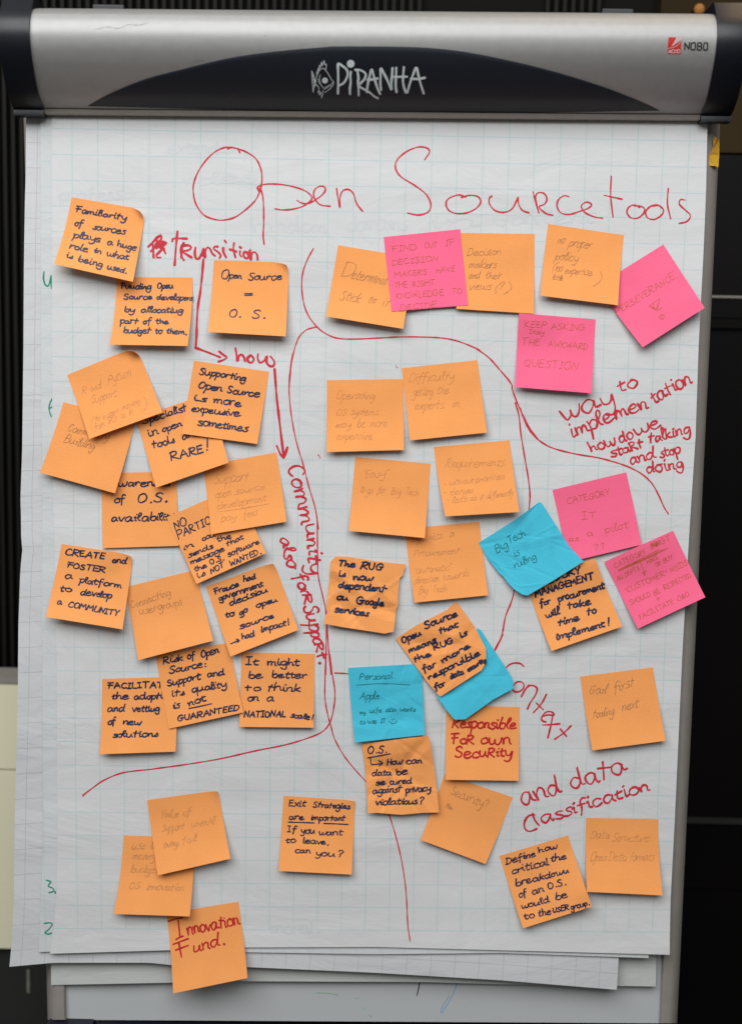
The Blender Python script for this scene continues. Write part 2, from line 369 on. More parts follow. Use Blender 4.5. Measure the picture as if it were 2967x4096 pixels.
# sideways slope of the bar: same image height difference at both ends
_l = un(np.array([136.]), np.array([35.]), np.array([.043]))[0]; _r = un(np.array([2855.]), np.array([58.]), np.array([.043]))[0]
SL = (_r[2] - _l[2]) / (_r[0] - _l[0]); XC = pw[3, 0]
_cs0 = catmull(np.stack([PZ, ph], -1)[3:], 8); _pz = np.r_[PZ[:3], _cs0[:, 0]]; _ph = np.r_[ph[:3], _cs0[:, 1]]
for _ in range(6): _ph[4:-1] = (_ph[3:-2] + 2 * _ph[4:-1] + _ph[5:]) / 4
def prof_h(z):                                             # proud height of the silver skin at mid-bar height z
    o = np.argsort(_pz); return np.interp(z, _pz[o], _ph[o])
def on_bar(px, extra=0.0):                                 # pixel -> point on the silver skin
    px = np.asarray(px, float); h = np.full(len(px), .04)
    for _ in range(25):
        P = un(px[:, 0], px[:, 1], h); h = .5 * h + .5 * prof_h(P[:, 2] - SL * (P[:, 0] - XC))
    return un(px[:, 0], px[:, 1], h + extra)
XL = on_bar([[120, 150]])[0, 0]; XR = on_bar([[2867, 150]])[0, 0]
XOL = on_bar([[-3, 150]])[0, 0]; XOR = XR + (XL - XOL)

easel = empty('flipchart_easel', (0, 0.02, Z0 - .4), 'silver and black flipchart easel with curved clamp bar holding the written sheets', 'flipchart')
def sweep(name, prof, xs, m, parent, close=True, drop=0.0):
    """prof: list of (z, h) round the section; xs: stations"""
    V = []; Fc = []; n = len(prof)
    for x in xs:
        for z, h in prof: V.append((x, -h, z + SL * (x - XC)))
    for i in range(len(xs) - 1):
        for j in range(n if close else n - 1):
            a = i * n + j; b = i * n + (j + 1) % n
            Fc.append((a, b, b + n, a + n))
    if close: Fc.append(tuple(range(n))[::-1]); Fc.append(tuple(range(n * (len(xs) - 1), n * len(xs))))
    o = mesh(name, V, Fc, m, parent, loc=np.mean(V, 0), smooth=True)
    md = o.modifiers.new('edges', 'EDGE_SPLIT'); md.split_angle = math.radians(32)
    return o
# smooth profile
tt = np.linspace(0, len(pv) - 1, 60)
_cs = catmull(np.stack([PZ, ph], -1)[3:], 8); pz_s = np.r_[PZ[:3], _cs[:, 0]]; ph_s = np.r_[ph[:3], _cs[:, 1]]
for _ in range(6): ph_s[4:-1] = (ph_s[3:-2] + 2 * ph_s[4:-1] + ph_s[5:]) / 4
for _ in range(2):
    pz_s[4:-1] = (pz_s[3:-2] + 2 * pz_s[4:-1] + np.r_[pz_s[5:]]) / 4 if False else pz_s[4:-1]
skin = list(zip(pz_s, ph_s))
ztop, zbot = PZ[0], PZ[-1]
back = [(zbot - .001, .004), (ztop + .001, .004)]
bar = sweep('clamp_bar', skin + [(zbot - .0002, .010)] + [(zbot + .004, .004), (ztop, .004)], np.linspace(XL, XR, 24), M_['silver'], easel)
# lip along the lower edge of the bar
zl = un(1483.5, 437 + 11, .0110)[2]; zl2 = un(1483.5, 458 + 10, .0105)[2]
sweep('bottom_lip', [(zl, .0112), (zl - .0010, .0120), (zl2 + .0006, .0105), (zl2, .0095), (zl2, .0035), (zl, .0035)], [XL, XR], M_['lip'], easel)
# thin navy back lip on top
zt = PZ[0]
sweep('top_lip', [(zt + .0014, .026), (zt + .0014, .002), (zt - .001, .002), (zt - .001, .0285), (zt + .0004, .0292)], [un(850, 40, .03)[0], un(2815, 50, .03)[0]], M_['tray'], easel)
for xa, xb in ((370, 497), (2407, 2534)):                   # two rubber hooks on the top edge
    x0 = un(xa, 40, .03)[0]; x1 = un(xb, 40, .03)[0]; zz = zt + SL * ((x0 + x1) / 2 - XC)
    box('hook', x0, x1, -.030, .004, zz - .002, zz + .0042, M_['cap'], easel, bev=.0012)
# end caps wrap round the bar
capp = [(z, h) for z, h in zip(pz_s, ph_s)]
capo = []
for i, (z, h) in enumerate(capp):
    j0 = max(i - 1, 0); j1 = min(i + 1, len(capp) - 1)
    tz = capp[j1][0] - capp[j0][0]; th = capp[j1][1] - capp[j0][1]; L = math.hypot(tz, th) + 1e-9
    capo.append((z - th / L * -.0026, h + -tz / L * .0026))
capo = [(capo[0][0] + .0045, .006), (capo[0][0] + .0050, .040), (capo[0][0] + .0042, .0435)] + capo[3:] + [(zl2 + .003, .0150), (zl2 - .0022, .0150), (zl2 - .0022, .002)]
for xa, xb in ((XOL, XL + .0004), (XR - .0004, XOR)):
    s = 1 if xa < 0 else -1
    xs = [xa, xa + .0016, xb - .0012, xb] if True else None
    o = sweep('end_cap', capo, [xa, xb], M_['cap'], easel)
    bv = o.modifiers.new('bevel', 'BEVEL'); bv.width = .0012; bv.segments = 3; bv.limit_method = 'ANGLE'; bv.angle_limit = math.radians(40)
    o.modifiers.move(1, 0)

# dark inlay
it = np.vstack([C('h1', [[385, 465], [500, 402], [640, 345], [800, 303], [1000, 255], [1200, 226], [1400, 208], [1500, 203]]),
                C('h2', [[200, 206], [400, 223], [600, 260], [800, 308], [1000, 368], [1150, 425], [1283, 485]])])
ib = np.vstack([C('h1', [[385, 465.5], [1000, 481]]), C('h2', [[0, 494], [800, 493], [1283, 485.5]])])
it = catmull(it, 8); xs = np.linspace(it[0, 0], it[-1, 0], 120); yt = np.interp(xs, it[:, 0], it[:, 1]); yb = np.maximum(np.interp(xs, ib[:, 0], ib[:, 1]), yt + .3)
nv = 26; vv = np.linspace(0, 1, nv)
pp = np.stack([np.tile(xs, nv), (yt[None] * (1 - vv[:, None]) + yb[None] * vv[:, None]).ravel()], -1)
V = on_bar(pp, .0007)
# rolled edge: drop the outline back to the skin
Vb = on_bar(pp, .0001); ring = np.zeros((nv, len(xs)), bool); ring[0] = ring[-1] = True; ring[:, 0] = ring[:, -1] = True
V[ring.ravel()] = Vb[ring.ravel()]
inlay = mesh('inlay', V, grid_faces(len(xs), nv), M_['inlay'], bar, loc=V.mean(0))

bs = lambda e: (lambda px: on_bar(px, e))
lg = raw('h3', '510,440 511,360 512,280 510,200 512,140 560,165 600,205 606,255 575,325 520,362', '640,220 634,270 638,330 630,390 632,445',
         '685,200 740,205 788,240 780,290 745,330 715,360 750,385 830,430 870,465 912,488', '706,212 716,280 712,330 718,400 718,460',
         '800,425 812,340 830,260 850,195 872,270 890,330 910,390 935,445', '808,300 850,298 910,288', '945,405 938,340 940,260 943,186 980,250 1010,310 1050,405 1048,340 1055,260 1060,183',
         '1100,425 1092,350 1096,260 1098,180', '1068,272 1130,272 1205,270', '1175,175 1168,260 1166,320 1180,390 1205,432 1232,350 1260,270 1300,178 1320,250 1340,330 1375,440', '1245,290 1320,293 1385,281')
ribbon(lg, 23 * CR['h3'][2], bs(.0009), 'white_lettering', M_['print_white'], bar, wob=.10)
fish = raw('h3', '!245,212 262,250 285,330', '!245,212 250,320 258,430', '!258,430 268,380 290,345', '!250,250 280,330', '!249,290 278,334', '!251,330 276,340', '!254,370 276,346', '!256,400 280,350',
           '285,335 290,290 312,225 345,187 368,190 400,225 435,285 466,325', '466,322 462,350 430,392 375,430', '285,345 305,365 320,392', '!292,245 297,222 303,232 305,198 315,208 312,178 326,192 322,152 338,172 342,120 354,160 368,105 378,150 392,140 390,198',
           '330,252 322,300 336,350 372,392', '!380,398 384,375 394,388 402,362 414,378 422,350 436,366 444,342 460,330', '!318,395 306,436 326,412 320,460 340,424 345,492 358,440 360,405', '!310,320 325,322', '!308,300 322,304', '!318,338 328,340')
ribbon(fish, 6.5 * CR['h3'][2], bs(.0009), 'fish_emblem', M_['print_white'], bar, wob=.05)
def disc(name, c, x, y, r, m, parent, surf, n=28):
    a = np.linspace(0, 2 * math.pi, n, endpoint=False); p = C(c, np.stack([x + r * np.cos(a), y + r * 1.05 * np.sin(a)], -1)); p = np.vstack([C(c, [[x, y]]), p])
    V = surf(p); return mesh(name, V, [(0, 1 + (i + 1) % n, 1 + i) for i in range(n)], m, parent, loc=V.mean(0), smooth=False)
disc('emblem_dot', 'h3', 638, 140, 38, M_['print_white'], bar, bs(.0011)); disc('emblem_eye', 'h3', 378, 308, 29, M_['print_white'], bar, bs(.0011))
# red badge and black lettering
def quad(name, c, q, m, parent, surf, n=8):
    q = C(c, q); g = np.linspace(0, 1, n); U, Vv = np.meshgrid(g, g)
    P = ((1 - U) * (1 - Vv))[..., None] * q[0] + (U * (1 - Vv))[..., None] * q[1] + (U * Vv)[..., None] * q[2] + ((1 - U) * Vv)[..., None] * q[3]
    X = surf(P.reshape(-1, 2)); return mesh(name, X, grid_faces(n, n), m, parent, loc=X.mean(0), smooth=False)
quad('red_badge', 'h4', [[557, 481], [728, 484], [712, 702], [543, 699]], M_['print_red'], bar, bs(.0002))
sw = [catmull(C('h4', [[724, 486], [712, 535], [680, 580], [625, 612], [550, 629]]), 8)]
for k in range(9):
    t = .12 + k * .095; a = np.array([724 - 14 * k * .55, 488 + 0 * k]); b = np.array([712 - 16 * k * .9, 520 + 10.5 * k])
    sw.append(catmull(C('h4', [a, (a + b) / 2 + [3, 2], b]), 3))
ribbon(sw, 1.3, bs(.0005), 'badge_swoosh', M_['print_white'], bar, wob=0)
ribbon(words('h4', 'ACCO 555,686 705,688', 24, slant=.05, jit=0), 6.0 * CR['h4'][2], bs(.0005), 'badge_lettering', M_['print_white'], bar, wob=0)
nobo = raw('h4', '!766,640 768,552 822,640 826,552', '!846,560 880,552 896,552 906,562 902,636 890,645 856,643 845,632 850,562', '!930,645 936,552 978,554 984,566 982,592 972,598 936,597', '!972,598 984,606 982,638 970,647 930,645', '!1016,562 1026,554 1058,556 1064,566 1060,638 1048,649 1018,647 1010,636 1016,562')
ribbon(nobo, 15 * CR['h4'][2], bs(.0003), 'maker_lettering', M_['print_black'], bar, wob=0)

# scratches on the bar
for _s in ('425,128 470,118 520,125 560,108 610,110 650,98', '850,268 900,264', '1160,155 1168,160'): ribbon(raw('h1', _s), 1.2, bs(.00012), 'scratch', M_['frame_dark'], bar, wob=.5)

# ------------------------------------------------------------------ board, frame, tray
def plate(name, L, R, h, m, parent, back=.006, top=None):
    """L, R: left and right edges as pixel points top->bottom"""
    L = np.asarray(L, float); R = np.asarray(R, float); n = len(L)
    A = un(L[:, 0], L[:, 1], h); B = un(R[:, 0], R[:, 1], h); V = np.vstack([A, B, A + [0, back, 0], B + [0, back, 0]])
    Fc = []
    for i in range(n - 1):
        Fc += [(i, i + 1, n + i + 1, n + i), (2 * n + i, 3 * n + i, 3 * n + i + 1, 2 * n + i + 1), (i, 2 * n + i, 2 * n + i + 1, i + 1), (n + i, n + i + 1, 3 * n + i + 1, 3 * n + i)]
    Fc += [(0, n, 3 * n, 2 * n), (n - 1, 3 * n - 1, 4 * n - 1, 2 * n - 1)]
    return mesh(name, V, Fc, m, parent, loc=V.mean(0), smooth=False)
HB = -.014
board = plate('whiteboard', [[215, 330], [262, 4079]], [[2800, 350], [2636, 4093]], HB, M_['board'], easel)
def rail(name, xo, xi):
    """xo/xi: outer and inner x at top (y 380) and bottom"""
    def P(x, y, h): return un(x, y, h)
    (xot, yt_), (xob, yb_) = xo; (xit, _), (xib, _) = xi
    sec = [(0.0, -.0165), (0.03, -.0105), (.12, -.0085), (.55, -.0080), (.72, -.0100), (.90, -.0150), (1.0, -.0230), (1.0, -.034), (0, -.034)]
    V = []; st = np.linspace(0, 1, 9)
    for t in st:
        for a, h in sec:
            x = (xit + (xot - xit) * a) * (1 - t) + (xib + (xob - xib) * a) * t; V.append(P(x, yt_ * (1 - t) + yb_ * t, h))
    V = np.array(V); n = len(sec); Fc = []
    for i in range(len(st) - 1):
        for j in range(n): a = i * n + j; b = i * n + (j + 1) % n; Fc.append((a, b, b + n, a + n))
    Fc += [tuple(range(n)), tuple(range(n * 8, n * 9))]
    o = mesh(name, V, Fc, M_['frame'], easel, loc=V.mean(0)); md = o.modifiers.new('edges', 'EDGE_SPLIT'); md.split_angle = math.radians(40); return o
rail('side_rail', ((2886, 330), (2706, 4093)), ((2797, 330), (2634, 4093)))
rail('side_rail', ((92, 330), (192, 4079)), ((175, 330), (268, 4079)))
a = un(200, 4072, -.014); b = un(372, 4200, -.004); box('tray_end', a[0], b[0], -.004, .02, b[2], a[2], M_['tray'], easel, bev=.0015)
a = un(386, 4087, -.014); b = un(2530, 4220, .0); box('pen_tray', a[0], b[0], -.016, .02, b[2], a[2], M_['tray'], easel, bev=.002)
a = un(2540, 4094, -.014); b = un(2700, 4220, -.004); box('tray_end', a[0], b[0], -.004, .02, b[2], a[2], M_['tray'], easel, bev=.0015)
hb = lambda px: un(px[:, 0], px[:, 1], HB)
ribbon(raw('e4', '548,555 610,557 640,560 675,568', '775,587 795,590', '822,645 840,660', '860,685 875,700'), 3.2, hb, 'green_marker_trace', M_['mark_green'], board, taper=.3)
ribbon(raw('e4', '1162,485 1155,530 1145,572'), 5, hb, 'black_marker_trace', M_['print_black'], board, taper=.5)
ribbon(raw('e4', '1385,480 1370,540 1335,610 1295,672 1290,660 1305,625 1340,570'), 2.6, hb, 'blue_marker_trace', M_['mark_blue'], board, taper=.3)

# yellow tape on the right rail
tp = C('h4', [[1150, 1772], [1185, 1785], [1216, 1810], [1214, 2000], [1202, 2168], [1150, 2150], [1040, 2145], [1045, 2030], [1090, 2010], [1110, 1960], [1140, 1895], [1138, 1830]])
V = []
cx_ = tp[:, 0]
for p in tp:
    a = np.clip((p[0] - 2826) / (2878 - 2826), 0, 1.05); h = np.interp(a, [0, .03, .12, .55, .72, .9, 1.0, 1.05], [-.0095, -.0085, -.0078, -.0072, -.0092, -.0142, -.0222, -.024]); V.append(un(p[0], p[1], h + .0004))
V = np.array(V); cen = V.mean(0)
tpm = mesh('adhesive_tape', V, [(0, 11, 10, 1), (1, 10, 9, 2), (2, 9, 3), (3, 9, 8, 4), (4, 8, 7, 5), (5, 7, 6)], M_['tape'], None, loc=cen, smooth=False)
tag(tpm, 'torn strip of yellow tape stuck on the right rail of the flipchart', 'tape'); solid(tpm, .0002)

# ------------------------------------------------------------------ paper sheets
def noise2(P, seed, wl, amp, n=14, an=1.0):
    r = np.random.default_rng(seed); out = 0
    for _ in range(n):
        a = r.uniform(0, 2 * math.pi); k = 2 * math.pi / (wl * r.uniform(.6, 1.8)); out = out + np.sin(P[..., 0] * k * math.cos(a) * an + P[..., 1] * k * math.sin(a) + r.uniform(0, 6.3))
    return out * amp / math.sqrt(n)
def h_front(px):
    px = np.asarray(px, float); y = px[..., 1]; x = px[..., 0]
    h = noise2(px, 3, 620, .00075, an=.5) + noise2(px, 5, 260, .00022, an=.6)
    h = h * np.clip((y - 420) / 500, .15, 1) + .0006
    h = h + .006 * np.clip((y - 3250) / 560, 0, 1.4) ** 2
    return h + .0016
def h_second(px):
    px = np.asarray(px, float); return h_front(px) - .0012 - .0012 * np.clip((px[..., 1] - 3300) / 520, 0, 1.4) ** 2
def h_grey(px):
    px = np.asarray(px, float); y = px[..., 1]; return h_front(px) - .0030 + noise2(px, 21, 420, .00022, an=.5) - .0025 * np.clip((y - 3300) / 560, 0, 1.4) ** 2 + .002 * np.clip((110 - px[..., 0]) / 80, 0, 1) ** 2
def h_plain(px):
    px = np.asarray(px, float); return -.0090 + noise2(px, 31, 500, .0004) + .003 * np.clip((px[..., 1] - 3500) / 440, 0, 1.4) ** 2

def polyat(p, t, ax):
    p = np.asarray(p, float); lo, hi = p[0, ax], p[-1, ax]; q = lo + (hi - lo) * t
    o = np.argsort(p[:, ax]); return np.stack([np.interp(q, p[o, ax], p[o, 0]), np.interp(q, p[o, ax], p[o, 1])], -1)
def coons(L, R, T, B, nu, nv):
    u = np.linspace(0, 1, nu); v = np.linspace(0, 1, nv)
    l = polyat(L, v, 1)[:, None]; r = polyat(R, v, 1)[:, None]; t = polyat(T, u, 0)[None]; b = polyat(B, u, 0)[None]
    U = u[None, :, None]; Vv = v[:, None, None]
    return (1 - U) * l + U * r + (1 - Vv) * t + Vv * b - ((1 - U) * (1 - Vv) * l[0] + U * (1 - Vv) * r[0] + (1 - U) * Vv * l[-1] + U * Vv * r[-1])
def sheet(name, L, R, T, B, hf, m, uvf, label, nu=90, nv=130):
    P = coons(L, R, T, B, nu, nv).reshape(-1, 2); V = un(P[:, 0], P[:, 1], hf(P))
    o = mesh(name, V, grid_faces(nu, nv), m, None, loc=V.mean(0), uv=uvf(P, nu, nv)); solid(o, .00012)
    return tag(o, label, 'paper sheet', 'flipchart sheets hanging from the clamp bar')
GV = np.array([(-7,804,533),(-6,905.5,533),(-4,1111,540),(-2,1317,540),(0,1523,551),(3,1831.5,551),(6,2139,551),(9,2446.7,551),(12,2757,551),(-12,290,516),(-12,293,1300),(-12,294,2000),(-12,302,2800),(-12,307,3449),(12,2679,2147),(12,2609,3666),(5,1940,3693),(11,2513,3671)], float)
GH = np.array([(j,290,y) for j,y in [(0,516),(1,617),(2,720),(3,822),(4,923),(6,1127),(8,1328),(10,1527),(11,1626),(15,2017.6),(16,2115),(17,2211),(21,2591),(23,2778),(25,2965),(27,3151),(29,3335),(31,3525),(32,3625),(33,3732)]]+[(0,804,530),(0,1727,550),(0,2756,567),(1,2750,667.6),(2,2750,770),(4,2740,973),(7,2720,1276.6),(9,2710,1477),(12,2700,1776),(15,2680,2066),(32,2512,3641),(33,2512,3735),(33,1365,3708),(32,1365,3617)], float)
def basis(x, y):
    x = (x - 1483) / 1483; y = (y - 2048) / 2048; return np.stack([1 + 0 * x, x, y, x * y, y * y, x * y * y, y ** 3], -1)
cV = np.linalg.lstsq(basis(GV[:, 1], GV[:, 2]), GV[:, 0], rcond=None)[0]; cH = np.linalg.lstsq(basis(GH[:, 1], GH[:, 2]), GH[:, 0], rcond=None)[0]
uv_meas = lambda P, nu, nv: np.stack([basis(P[:, 0], P[:, 1]) @ cV, basis(P[:, 0], P[:, 1]) @ cH], -1)
def uv_plain(sx, sy, ox, oy):
    def f(P, nu, nv):
        U, V = np.meshgrid(np.linspace(0, 1, nu), np.linspace(0, 1, nv)); return np.stack([U.ravel() * sx + ox, V.ravel() * sy + oy], -1)
    return f
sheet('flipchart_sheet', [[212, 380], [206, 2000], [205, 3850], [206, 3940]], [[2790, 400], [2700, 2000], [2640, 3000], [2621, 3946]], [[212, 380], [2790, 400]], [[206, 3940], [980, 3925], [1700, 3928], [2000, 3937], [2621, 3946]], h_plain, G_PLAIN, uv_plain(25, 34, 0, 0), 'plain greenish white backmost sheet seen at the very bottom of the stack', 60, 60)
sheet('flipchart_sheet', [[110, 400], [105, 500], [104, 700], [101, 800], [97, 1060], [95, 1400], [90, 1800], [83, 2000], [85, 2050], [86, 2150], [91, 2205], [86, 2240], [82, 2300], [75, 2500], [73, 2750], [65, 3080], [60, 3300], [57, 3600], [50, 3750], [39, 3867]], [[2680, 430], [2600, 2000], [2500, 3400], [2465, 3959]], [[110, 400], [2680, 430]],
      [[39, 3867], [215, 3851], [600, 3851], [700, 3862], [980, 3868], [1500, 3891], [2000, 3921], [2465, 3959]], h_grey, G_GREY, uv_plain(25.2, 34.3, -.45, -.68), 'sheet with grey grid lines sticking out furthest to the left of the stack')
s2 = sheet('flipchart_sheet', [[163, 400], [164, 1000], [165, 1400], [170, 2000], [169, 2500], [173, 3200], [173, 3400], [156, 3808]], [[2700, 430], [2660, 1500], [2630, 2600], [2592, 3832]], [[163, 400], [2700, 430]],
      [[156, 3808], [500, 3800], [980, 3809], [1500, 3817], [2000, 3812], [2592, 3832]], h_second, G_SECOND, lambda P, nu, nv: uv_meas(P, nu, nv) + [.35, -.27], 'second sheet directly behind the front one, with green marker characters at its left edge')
FL = [[210, 405], [208, 455], [209, 1400], [213, 2000], [217, 2100], [227, 2600], [229, 3000], [231, 3400], [229, 3560], [214, 3700], [201, 3815]]
FR = [[2831, 425], [2828, 471], [2822, 765], [2812, 1003], [2792, 1392], [2780, 1750], [2757, 2100], [2742, 2350], [2727, 2620], [2697, 3280], [2680, 3600], [2677, 3760], [2677, 3819]]
front = sheet('flipchart_sheet', FL, FR, [[210, 405], [2831, 425]], [[201, 3815], [670, 3801], [980, 3790], [1500, 3788], [1700, 3793], [2677, 3819]], h_front, G_FRONT, uv_meas, 'front white squared sheet covered with red marker writing and sticky notes', 130, 170)
sf = lambda px: un(px[:, 0], px[:, 1], h_front(px)); s2f = lambda px: un(px[:, 0], px[:, 1], h_second(px))

# writing on the second sheet
ribbon(raw('c1', '182,790 177,850 192,910 220,925 238,880 250,822 248,890 253,945'), 6.5, s2f, 'green_writing', M_['green'], s2)
ribbon(raw('c3', '268,560 238,615 230,680 249,742', '235,665 285,638'), 5.5, s2f, 'green_writing', M_['green'], s2)
ribbon(raw('e3', '385,248 420,262 398,295 438,315 440,340 405,350', '455,338 457,356'), 5.5, s2f, 'green_writing', M_['green'], s2)
ribbon(raw('e3', '368,602 412,598 432,612 400,655 372,678 398,690 430,680'), 5.5, s2f, 'green_writing', M_['green'], s2)

# faint writing showing through from the sheet behind
for _t in ('professors 132,445 330,440 @18; extended 372,340 520,338 @15; fun 540,352 565,352 @10; random 560,515 720,512 @17; domains 770,510 900,508 @20; in 950,506 1050,500 @18; Content 1092,500 1315,492 @22; moral. 600,2068 708,2066 @15; roles 410,410 560,402 @15').split(';'): ribbon(words('F', _t, 15, .05), 8, sf, 'show_through_writing', M_['ghost'], front, wob=.3, lift=.00006)


# red marker writing on the front sheet
R1 = lambda name, st, wpx, **k: ribbon(st, wpx * 1.1, sf, name, M_['red'], front, lift=.00016, **{'wob': .2, **k})
title = raw('a1', '388,165 375,145 335,133 280,140 215,180 150,260 115,340 110,400 125,470 170,535 230,562 290,568 360,550 430,500 480,450 507,395 520,330 515,270 490,210 450,175 400,150 345,136 315,142',
    '497,380 512,385 525,430 530,500 530,600 527,660 533,715', '505,400 492,375 515,360 560,352 640,356 720,372 780,395 815,425 812,450 765,485 700,503 640,507 597,500',
    '728,450 760,467 800,467 850,440 890,405 897,375 870,365 835,385 830,430 865,475 925,485', '965,380 972,430 985,495 984,440 1000,395 1035,385 1065,410 1085,470 1120,515',
    '1490,208 1520,160 1500,136 1450,132 1380,160 1325,210 1317,260 1350,310 1430,360 1500,415 1527,475 1510,520 1450,538 1387,525') + raw('a2',
    '425,338 390,328 345,345 332,370 345,400 380,415 430,412 475,390 495,360 480,335 440,330 405,340', '545,334 535,345 536,370 560,400 600,410 640,395 665,350 670,340 672,370 690,400 720,412',
    '740,313 752,360 768,415 752,350 760,320 790,320 805,345 795,370 768,385 800,415 832,423', '908,336 885,332 860,350 852,380 870,412 910,420 960,405 1000,390 1014,372 990,362 966,380 985,412 1030,432 1065,437',
    '1107,240 1104,330 1115,433', '1075,330 1110,338 1157,348', '1240,388 1215,375 1190,385 1180,410 1198,435 1230,437 1258,415 1262,392 1240,380 1215,380', '1345,390 1320,374 1290,382 1268,408 1278,436 1310,443 1345,420 1350,395 1330,378 1298,380',
    '1374,298 1370,370 1385,440', '1452,352 1432,350 1426,372 1455,400 1478,425 1462,452 1425,462')
R1('title_lettering', title, 5.6)
R1('scribbled_star', raw('t1', '!145,120 190,80 260,0 310,-30 320,10 215,150 180,180', '!190,170 290,40 380,70 300,150 340,140 370,210', '!205,100 215,260', '!240,90 350,150', '!300,40 320,160 250,230 260,265 305,262', '!230,130 370,85', '!260,20 250,150 330,60'), 8.5)
tr = raw('t1', '!527,-80 520,0 505,160 490,360', '!460,50 462,20 500,10 650,15') + words('t1', 'R 575,265 720,270 @100') + raw('t1', '610,72 575,120 570,190 590,260 612,300') + raw('t1', '765,130 755,200 770,270 810,275 850,200 855,160 855,225 890,262', '870,150 872,200 895,250 890,190 920,130 955,150 985,210 1020,240', '1055,120 1015,120 1005,150 1060,190 1095,235 1080,268', '1128,140 1130,190 1165,258', '1145,38 1165,65',
     '1270,75 1262,150 1288,262', '1215,155 1300,185', '1350,180 1345,215 1365,252', '1345,122 1360,135', '1425,185 1395,200 1400,250 1435,275 1460,250 1450,205 1415,190', '1480,170 1475,230 1490,295 1500,220 1530,190 1570,220 1580,292')
R1('transition_lettering', tr, 8.2)
R1('bent_arrow', raw('c2', '620,440 607,600 590,750 570,870 560,1000 556,1150 548,1270', '!548,1270 640,1305 700,1328 775,1358', '768,1305 805,1335 840,1360 805,1385 762,1400'), 8.5)
R1('how_lettering', raw('c2', '920,1275 930,1330 940,1395 950,1350 980,1335 1000,1360 1010,1398', '1065,1340 1035,1365 1040,1400 1075,1408 1092,1375 1070,1342', '1132,1330 1130,1370 1150,1410 1190,1390 1215,1350 1210,1400 1240,1440 1275,1440 1285,1400 1250,1352'), 8.5)
R1('straight_arrow', raw('c4', '!1170,180 1190,450 1225,750 1255,1000', '!1190,900 1225,980 1255,1010', '!1255,1010 1275,960 1290,915'), 8.8)
v1 = words('c5', 'Comm 1462,128 1563,535 @72', 60) + words('c7', 'unity 1222,5 1262,455 @72; also 985,128 1062,402 @66; for 1112,478 1195,665 @66', 60) + words('c7', 'R 1195,655 1215,742 @42; Suppo 1205,765 1305,1120 @75; R 1312,1120 1330,1195 @46; t. 1332,1215 1360,1305 @60', 60)
R1('vertical_writing', v1, 7.6)
R1('dividing_line', raw('d1', '98,172 60,240 25,330 12,430 25,560 60,660 130,750 200,800 280,828 400,833 560,826 700,818 850,817 1000,822 1100,835 1200,865 1310,912') , 5)
R1('dividing_line', raw('d3', '1195,-10 1210,0 1290,60 1370,150 1430,220 1455,262 1455,285 1490,380 1540,490 1590,580 1643,650') + raw('d4', '60,480 100,590 160,690 240,760 340,810 520,855 700,885 850,925 960,965 1060,1020 1140,1095 1195,1190 1240,1290 1275,1345'), 5.5, taper=.3)
R1('dividing_line', raw('d3', '1478,385 1505,480 1520,620 1550,800 1575,950 1585,1060 1578,1165 1560,1290'), 5.5)
R1('dividing_line', raw('d6', '338,755 320,830 280,930 260,1040 240,1090 205,1157') + raw('d7', '1165,-20 1130,60 1105,95'), 5.5)
R1('dividing_line', raw('c2', '1680,1075 1643,1083 1590,1100 1530,1150 1490,1230 1460,1340 1440,1460 1425,1643') + raw('c4', '1340,40 1320,150 1305,350 1320,560 1350,750 1390,920 1440,1080 1490,1280 1550,1480 1582,1680') + raw('c7', '1335,-40 1338,250 1345,480 1390,680 1418,830 1420,1000 1415,1400') + raw('c8', '1566,110 1560,300 1560,400 1575,490 1592,560'), 4.6)
R1('dividing_line', raw('c7', '1425,930 1440,1150 1465,1400') + raw('c8', '1592,110 1605,220 1625,350 1620,450 1592,560 1540,620 1450,660 1300,705 1100,745 880,795 660,832 420,865 235,888 110,937 40,985 -20,1030 -28,1040'), 5)
R1('dividing_line', raw('d7', '22,535 38,580 60,660 120,770 190,860 285,965') + raw('F', '852,1780 870,1830 888,1900 898,1965 901,2010 903,2050 908,2085'), 4.4, taper=.4)
R1('dash', raw('d7', '63,233 110,235 165,239'), 5)
R1('context_lettering', raw('d7', '1180,208 1210,178 1250,167 1285,173 1303,190') + raw('d8', '205,325 222,342 260,340 290,315 295,280 270,260 235,265 208,290', '335,285 300,335 275,382', '310,320 345,292 380,295 405,318 390,370 350,430 325,485', '480,365 440,440 375,513', '397,435 425,460 455,490', '445,548 490,532 540,535 530,512 490,505 455,530 440,560 450,582 475,590', '530,545 525,580 510,650 492,720', '450,615 520,612 590,605', '682,622 630,675 550,732', '595,650 645,708'), 6)
R1('way_to_writing', words('d4', 'way 415,585 830,445 @85; to 880,350 1022,302 @66; implemen 485,715 1105,470 @70; tation 1165,445 1465,265 @66', 80, .0), 7.2)
R1('how_do_we_writing', words('d4', 'how 645,840 850,780 @56; do 880,762 988,722 @50; we 1010,705 1205,630 @58; staRt 815,880 1075,795 @44; talking 1120,768 1450,680 @48; and 970,935 1170,885 @56; stop 1215,885 1375,845 @50; doing 1100,1015 1390,965 @58', 55, .0), 6.6)
R1('classification_writing', words('d8', 'and 300,1285 605,1180 @95; data 695,1135 1150,1005 @85', 85, .0) + raw('d8', '368,1345 385,1395 420,1440') + words('d8', 'assification 450,1425 1322,1150 @58', 60, .0) + raw('e2', '522,108 480,115 450,160 455,210 490,228 538,210'), 7.0)
R1('pen_tick', raw('c4', '1578,983 1588,995 1597,1015'), 3); R1('pen_tick', raw('d3', '610,112 612,125 620,130'), 3)
